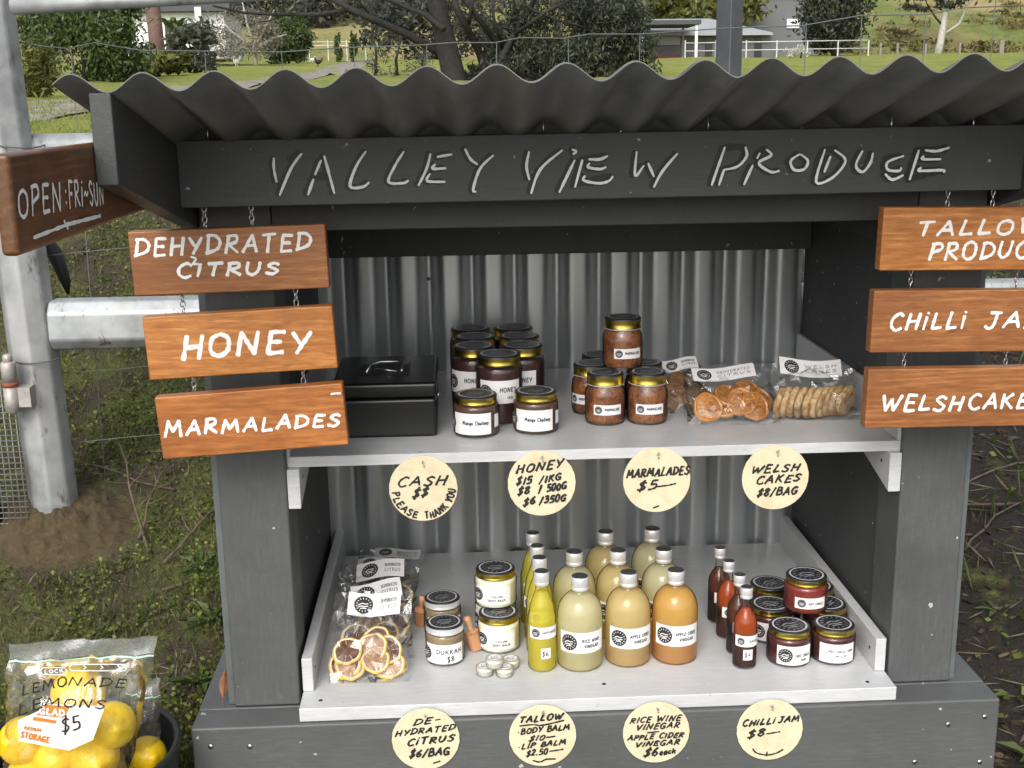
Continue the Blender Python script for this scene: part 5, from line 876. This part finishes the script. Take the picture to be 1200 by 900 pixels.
def bag(label, loc, rz, tilt, wd, hh, th, lab_txt, group, puff=.6, seed=0, card=(.30, .98, .68, .98), mat=filmM, cat='bag', cardy=-.5, cardtilt=0, cardrot=0):
    M = Matrix.Translation(loc) @ Matrix.Rotation(R(rz), 4, 'Z') @ Matrix.Rotation(R(-tilt), 4, 'X'); t = thing('clear_bag', label, cat, (0, 0, 0), group); t.matrix_world = M
    bag_mesh(wd, hh, th, puff, seed).build('film', mat, t); u0, u1, v0, v1 = [c * s_ - o_ for c, s_, o_ in zip(card, (wd, wd, hh, hh), (wd / 2, wd / 2, 0, 0))]
    cr_, sr_ = math.cos(R(cardrot)), math.sin(R(cardrot)); ucx, vcx = (u0 + u1) / 2, (v0 + v1) / 2
    def cf(u, v_):
        x, y, z = cf0(u, v_); return (ucx + (x - ucx) * cr_ - (z - vcx) * sr_, y, vcx + (x - ucx) * sr_ + (z - vcx) * cr_)
    def cf0(u, v_): return (u0 + (u1 - u0) * u, cardy * th * .5 - .002 - .0022 * math.sin(u * 5 + seed) + cardtilt * (1 - v_) * .012, v0 + (v1 - v0) * v_ + .003 * math.sin(u * 4 + seed))
    o = MB().grid(cf, 12, 6).build('label', paper, t); cw, chh = u1 - u0, v1 - v0; mb = MB()
    mp = lambda u, v_, l=0: tuple(Vector(cf(u / cw, v_ / chh)) + Vector((0, -.0005 - l, 0))); emblem(mb, (chh * .62, chh * .5), chh * .38, mp, 0, 1)
    for k, s_ in enumerate(lab_txt): ribbons(mb, text_strokes(s_, (chh * 1.3, chh * (.56 - .28 * k)), (cw * .92, chh * (.56 - .28 * k)), chh * .17, jit=0), .0008, mp, 4e-6, 2, jag=0, sub=.004)
    mb.build('label_print', [ink, paper, inkP], o); return t, M
def slice_proto(label, flesh, r=.027, th=.0042, name='dried_citrus_slice', cat='citrus slice'):
    t = thing(name, label, cat); n = 36; g2 = random.Random(int(r * 1e5)); wv = [1 + .03 * math.sin(3 * a + 1) + .02 * math.sin(7 * a) for a in np.linspace(0, 2 * math.pi, n + 1)[:-1]]
    def ring(q, y): return [(r * q * wv[k] * math.cos(2 * math.pi * k / n), y + .0012 * math.sin(4 * math.pi * k / n), r * q * wv[k] * math.sin(2 * math.pi * k / n)) for k in range(n)]
    def band(rings, m, nm, cap=False):
        vs = sum(rings, []); fs = [(i * n + k, i * n + (k + 1) % n, (i + 1) * n + (k + 1) % n, (i + 1) * n + k) for i in range(len(rings) - 1) for k in range(n)]
        if cap: fs += [tuple(range(n)), tuple(range((len(rings) - 1) * n, len(rings) * n))[::-1]]
        MB().add(vs, fs, 0, not cap).build(nm, m, t)
    band([ring(.90, -th / 2), ring(.97, -th * .42), ring(1, 0), ring(.97, th * .42), ring(.90, th / 2)], rindM, 'rind'); band([ring(.80, -th * .36), ring(.90, -th * .5)], pithM, 'pith'); band([ring(.80, th * .36), ring(.90, th * .5)], pithM, 'pith')
    band([ring(.815, -th * .30), ring(.815, th * .30)], flesh, 'flesh', True)
    mb = MB()
    for k in range(9):
        a = 2 * math.pi * k / 9 + .2; mb.tube([(r * .08 * math.cos(a), -th * .30, r * .08 * math.sin(a)), (r * .78 * math.cos(a), -th * .30, r * .78 * math.sin(a))], .00045, 5)
    mb.build('membrane', pithM, t); return t
_first = {}
def put(M, proto, x, y, z, rx, rz_, label, ry=0, s_=1.):
    c = proto if proto.name not in _first else copy_tree(proto); _first[proto.name] = 1
    c.matrix_world = M @ Matrix.Translation((x, y, z)) @ Matrix.Rotation(R(rz_), 4, 'Z') @ Matrix.Rotation(R(rx), 4, 'X') @ Matrix.Rotation(R(ry), 4, 'Y') @ Matrix.Scale(s_, 4); c['label'] = label; return c
pD = slice_proto('s', fleshM); pD['group'] = 'dried citrus slices'; pL = slice_proto('s', fleshP, .0262); pL['group'] = 'dried citrus slices'
bags = [(.022, 50, 'frontmost clear bag of dried citrus slices with the slices facing the customer', [(pD, -.036, .052), (pL, .012, .036), (pL, .004, .060), (pD, .030, .056), (pL, -.030, .030), (pD, -.040, .034), (pL, .034, .034), (pD, .010, .080), (pL, -.026, .042)]),
        (.098, 60, 'second clear bag of dried citrus slices mostly covered by the front one', [(pD, -.03, .045), (pD, .02, .05), (pL, .0, .075), (pD, .035, .07)]),
        (.205, 60, 'middle clear bag of dark dried citrus slices in the row of five', [(pD, .038, .082), (pD, .010, .052), (pD, -.030, .062), (pD, .036, .044), (pD, -.012, .080)]),
        (.290, 74, 'fourth clear bag of dried citrus slices in the row', [(pD, -.02, .05), (pD, .03, .06)]), (.375, 80, 'rearmost clear bag of dried citrus slices by the back panel', [(pD, -.02, .05), (pD, .03, .06)])]
for k, (y, tl_, lab, sl) in enumerate(bags):
    t, M = bag(lab, (-.383 + [0, .008, -.004, .012, .0][k], y, ZL + .002), [-3, 4, -9, 12, -7][k], tl_, .138, .168, .030, ('DEHYDRATED', 'CITRUS'), 'bags of dried citrus', .62, k + 3, card=[(.20, .86, .70, .96), (.22, .88, .72, .97), (.12, .78, .70, .95), (.30, .92, .72, .94), (.26, .94, .74, .95)][k], cardrot=[-1, 5, 8, -9, 4][k])
    order = ['frontmost', 'second', 'middle', 'fourth', 'rearmost'][k]
    for q, (pr_, x, z) in enumerate(sl): put(M, pr_, x, -.0085 + .0022 * q, z, rnd.uniform(-7, 7), rnd.uniform(-7, 7), 'dried citrus slice in the %s bag of the row on the lower shelf' % order, rnd.uniform(0, 180), rnd.uniform(.92, 1.06))
def puck(name, label, cat, r, th, mat, group, wob_=.04, edge=None):
    mb = MB(); n = 30; rr = [r * (1 + wob_ * math.sin(2 * a + r * 900) + wob_ * .6 * math.sin(5 * a)) for a in np.linspace(0, 2 * math.pi, n + 1)[:-1]]
    prof = [(.001, -.5), (.55, -.46), (.86, -.5), (.97, -.32), (1, 0), (.97, .32), (.86, .5), (.55, .46), (.001, .5)]; vs = [(rr[k] * q * math.cos(2 * math.pi * k / n), th * y, rr[k] * q * math.sin(2 * math.pi * k / n)) for q, y in prof for k in range(n)]
    mb.add(vs, [(i * n + k, i * n + (k + 1) % n, (i + 1) * n + (k + 1) % n, (i + 1) * n + k) for i in range(len(prof) - 1) for k in range(n)], 0, True); o = mb.build(name, mat); return tag(o, label, cat, group)
wk = puck('welsh_cake', 'w', 'cake', .027, .0115, cakeM, 'welsh cakes')
t, M = bag('clear bag of round welsh cakes standing in a row on upper shelf', (.394, .146, ZU + .002), -4, 42, .156, .112, .062, ('WELSH', 'CAKES'), 'bags of baked goods', .66, 21, card=(.14, .82, .66, .96), cardy=-.62, cardrot=-2)
I4 = Matrix.Translation((.394, .158, ZU))
for q in range(10): put(I4, wk, -.060 + .0128 * q, .006 * math.sin(q), .030, 10, 60 - q * 2.0, 'round welsh cake standing in the row inside the clear bag on the upper shelf', -18 + q * 3)
_sv = (rindM, pithM); rindM = speckle('glazed rind', [(.34, .12, .02), (.52, .22, .04), (.60, .32, .09)], 70, .4, .3, .4); pithM = chipM; ck = slice_proto('c', speckle('glazed flesh', [(.16, .05, .012), (.40, .16, .035), (.56, .28, .08)], 120, .35, .4, .6), .0262, .0085, 'citrus_crisp', 'crisp'); ck['group'] = 'glazed citrus crisps'; rindM, pithM = _sv
t, M = bag('clear bag of glazed orange citrus crisps lying beside the welsh cakes', (.248, .128, ZU + .002), -5, 60, .158, .140, .050, ('DEHYDRATED', 'CITRUS'), 'bags of baked goods', .5, 22, card=(.10, .80, .68, .92), cardy=-.55, cardrot=4)
I4 = Matrix.Translation((.248, .150, ZU))
for x, y, z, rx, rz_ in [(-.042, -.004, .028, 30, 8), (-.012, .012, .026, 50, -10), (.018, .004, .034, 38, -6), (.040, .002, .026, 30, 14), (.0, .022, .040, 60, 20), (.030, .026, .046, 62, -8), (.050, .022, .030, 40, 6), (-.03, .03, .026, 70, 0)]: put(I4, ck, x, y, z, -rx, rz_, 'glazed orange crisp inside the clear bag beside the welsh cakes', rnd.uniform(0, 90), 1.0)
ck2 = puck('citrus_crisp', 'c', 'crisp', .024, .012, speckle('brown crisp', [(.10, .045, .02), (.22, .11, .05), (.30, .17, .08)], 80, .5, .2, .5), 'glazed citrus crisps', .06)
t, M = bag('clear bag of brown crisps half hidden behind the marmalade jars', (.178, .215, ZU + .002), 6, 55, .120, .120, .040, ('DEHYDRATED', 'CITRUS'), 'bags of baked goods', .5, 23, card=(.35, .9, .74, .97), cardy=-.55)
I4 = Matrix.Translation((.178, .235, ZU))
for x, y, z, rx, rz_ in [(-.02, 0, .026, 30, 8), (.012, .01, .030, 40, -10), (.0, .02, .045, 55, 4), (.03, .0, .024, 30, 12)]: put(I4, ck2, x, y, z, -rx, rz_, 'brown crisp inside the bag behind the marmalade jars', rnd.uniform(0, 90))

# ------------------------------------------------------------------ tub of lemons
TX, TY, TR = -.822, -.135, .158
t = thing('plastic_tub', 'round black plastic tub holding bags of lemons at lower left', 'tub', (TX, TY, -.275)); mb = MB(); mb.lathe([(.001, .004), (.132, .004), (.152, .285)], 56, caps=False); mb.lathe([(.001, 0), (.136, 0), (.157, .280)], 56, caps=False); mb.build('tub_wall', tubM, t)
mb = MB(); mb.tube([(.156 * math.cos(a), .156 * math.sin(a), .286) for a in np.linspace(0, 2 * math.pi, 57)], .0055, 10, caps=False); mb.build('rim', tubM, t)
def lemon(p, r, rot, label, grp):
    mb = MB(); n = 14; prof = [(.0005, -1.28), (.10, -1.24), (.20, -1.10), (.55, -.90)] + [(math.cos(a) * 1.0, math.sin(a) * 1.02) for a in np.linspace(-.85, .85, 9)] + [(.52, .88), (.22, 1.06), (.12, 1.14), (.0005, 1.16)]
    mb.lathe([(q * r, z * r) for q, z in prof], 28, caps=False); b = mb.build('lemon', lemonM); b.location = p; b.rotation_euler = rot; return tag(b, label, 'lemon', grp)
YB = -.165
for (px, py, dy, r, rot, lab) in [(92, 812, .03, .040, (.3, .4, 0), 'lemon at the top of the front zip bag'), (131, 850, .012, .036, (1.2, .5, .3), 'lemon at the right behind the price card of the zip bag'), (28, 868, .015, .037, (.8, -.9, .2), 'lemon at the left edge of the front zip bag'), (112, 888, .0, .036, (1.5, .9, .3), 'lemon at the bottom middle of the front zip bag'), (66, 890, .004, .034, (1.1, .3, 1), 'lemon under the price card in the front zip bag'), (36, 910, .006, .036, (.2, 1.1, .5), 'lemon at the bottom left corner of the front zip bag'), (78, 855, .04, .037, (.5, 1.2, 0), 'lemon hidden behind the price card of the front zip bag')]:
    lemon(at(px, py, YB + dy), r, rot, lab, 'lemons in the front zip bag')
for px, py, r, rot, lab in [(172, 886, .031, (1.2, .6, .4), 'lemon in the smaller zip bag at the right of the tub'), (160, 905, .033, (.6, .3, .2), 'lemon low in the smaller zip bag at the right of the tub')]: lemon(at(px, py, -.10), r, rot, lab, 'lemons in the smaller zip bag')
def quad_bag(name, label, quad, Y, bulge, strip, seed, zipm=greenZip):
    c = at(*quad[3], Y); t = thing(name, label, 'zip bag', tuple(c), 'zip bags of lemons'); P = [at(*q, Y) - c for q in quad]; g2 = random.Random(seed); ph = [g2.uniform(0, 6) for _ in range(4)]     # tl, tr, br, bl
    def f(u, v_, sgn):
        a = P[0].lerp(P[1], u); b = P[3].lerp(P[2], u); p = b.lerp(a, v_); e = math.sin(math.pi * u) ** .5 * (1 if v_ < .62 else max(0, (.86 - v_) / .24) ** .8 if v_ < .86 else 0); cr = .0022 * (math.sin(u * 27 + v_ * 13 + ph[0]) + math.sin(u * 9 - v_ * 33 + ph[1]) + .7 * math.sin(u * 47 + v_ * 21 + ph[2]))
        return p + Vector((cr * .4, sgn * (bulge * e + .0006) + cr + .02 * v_ * 0, 0))
    mb = MB(); mb.grid(lambda u, v_: f(u, v_, -1), 30, 30); mb.grid(lambda u, v_: f(u, v_, 1), 30, 30, flip=True); mb.build('film', filmT, t)
    mb = MB(); mb.grid(lambda u, v_: f(u, strip + .014 + (.985 - strip) * v_, -1) + Vector((0, -.0009, 0)), 24, 4); mb.build('top_band', filmB, t)
    mb = MB(); mb.grid(lambda u, v_: f(u, strip - .006 + .012 * v_, -1) + Vector((0, -.0012, 0)), 24, 1); mb.build('zip_strip', zipm, t); return t, c
LB = -.165
quad_bag('zip_bag', 'smaller clear zip bag of lemons at the right of the tub', [(150, 790), (187, 795), (186, 905), (140, 905)], -.095, .030, .82, 4)
zb, c = quad_bag('zip_bag', 'big clear zip bag lettered LEMONADE LEMONS $5 standing in the black tub', [(10, 754), (185, 745), (150, 915), (4, 915)], LB, .056, .87, 8)
PY = LB - .062
def zp(x, y): q = at(x / 5, 720 + y / 5, PY) - c; return (q.x, q.z)
ZF = lambda u, v_, l=0: (u, PY - c.y - l, v_)
poly = [zp(*q) for q in [(105, 622), (310, 528), (614, 540), (545, 735), (405, 798), (112, 742)]]; mb = MB(); mb.prism(poly, PY - c.y, PY - c.y + .0008, 'y'); o = mb.build('printed_card', paper, zb)
mb = MB(); mb.add([ZF(*zp(*q), .0003) for q in [(232, 572), (265, 528), (412, 540), (376, 606), (210, 590)]], [(0, 1, 2, 3, 4)], 0); mb.add([ZF(*zp(*q), .0003) for q in [(198, 598), (335, 622), (325, 640), (190, 620)]], [(0, 1, 2, 3)], 0)
l = ribbons(mb, text_strokes('GLAD', zp(232, 580), zp(375, 596), .0095, jit=.02), .0026, ZF, 4e-6, 1, .0006, sub=.004); l = ribbons(mb, text_strokes('MEDIUM', zp(142, 672), zp(240, 688), .0048, jit=0), .0016, ZF, 4e-6, 0, .0004, sub=.004); l = ribbons(mb, text_strokes('STORAGE', zp(122, 718), zp(285, 752), .0088, jit=0), .0026, ZF, 4e-6, 0, .0004, sub=.004)
ribbons(mb, text_strokes('$5', zp(365, 690), zp(470, 668), .021, jit=.04, slant=.2), .0026, ZF, 4e-6, 2, .0009, sub=.004); mb.build('card_print', [brownInk, paper, ink], o)
mb = MB(); l = ribbons(mb, text_strokes('LEMO', zp(130, 470), zp(392, 412), .0135, slant=.2), .0024, ZF, 4e-6, 0, .0012, sub=.004, jag=.3); l = ribbons(mb, text_strokes('NADE', zp(400, 412), zp(730, 425), .0125, slant=.15), .0022, ZF, 4e-6, 0, l, sub=.004, jag=.3); l = ribbons(mb, text_strokes('LE', zp(110, 590), zp(250, 540), .0145, slant=.2), .0024, ZF, 4e-6, 0, l, sub=.004, jag=.3); l = ribbons(mb, text_strokes('MONS', zp(262, 532), zp(612, 548), .0125, slant=.15), .0022, ZF, 4e-6, 0, l, sub=.004, jag=.3); mb.build('handwriting', ink, zb)
def rr(x0, y0, x1, y1, k): return [zp(x0 + k, y0), zp(x1 - k, y0), zp(x1, (y0 + y1) / 2), zp(x1 - k, y1), zp(x0 + k, y1), zp(x0, (y0 + y1) / 2), zp(x0 + k, y0)]
mb = MB(); l = ribbons(mb, [rr(405, 292, 745, 330, 14), rr(236, 312, 392, 352, 14)], .0014, ZF, 4e-6, 0, .0002, jag=0)
mb.add([ZF(*zp(*q), .0004) for q in [(142, 330), (165, 305), (236, 298), (228, 340), (160, 358)]], [(0, 1, 2, 3, 4)]); l = ribbons(mb, [[zp(490, 300), zp(504, 310), zp(490, 320)], [zp(590, 300), zp(604, 310), zp(590, 320)], [zp(690, 300), zp(704, 310), zp(690, 320)]], .0014, ZF, 4e-6, 0, l, jag=0); l = ribbons(mb, text_strokes('LOCK', zp(262, 345), zp(372, 338), .005, jit=0), .0012, ZF, 4e-6, 0, l, jag=0); mb.build('film_print', paper, zb)
# fallen leaf on the base
mb = MB(); mb.grid(lambda u, v_: ((u - .5) * .014 * math.sin(math.pi * (v_ * .94 + .03)), .004 * math.sin(v_ * 4) + .004 * abs(u - .5), v_ * .045), 6, 10); mb.tube([(0, 0, .0), (-.001, -.004, -.012)], .0008, 5)
o = mb.build('dry_leaf', dryLeaf); o.location = at(262, 822, .008) + Vector((0, 0, .006)); o.rotation_euler = (R(-25), R(12), R(20)); tag(o, 'curled orange brown dry leaf resting on the base by the left leg', 'leaf')
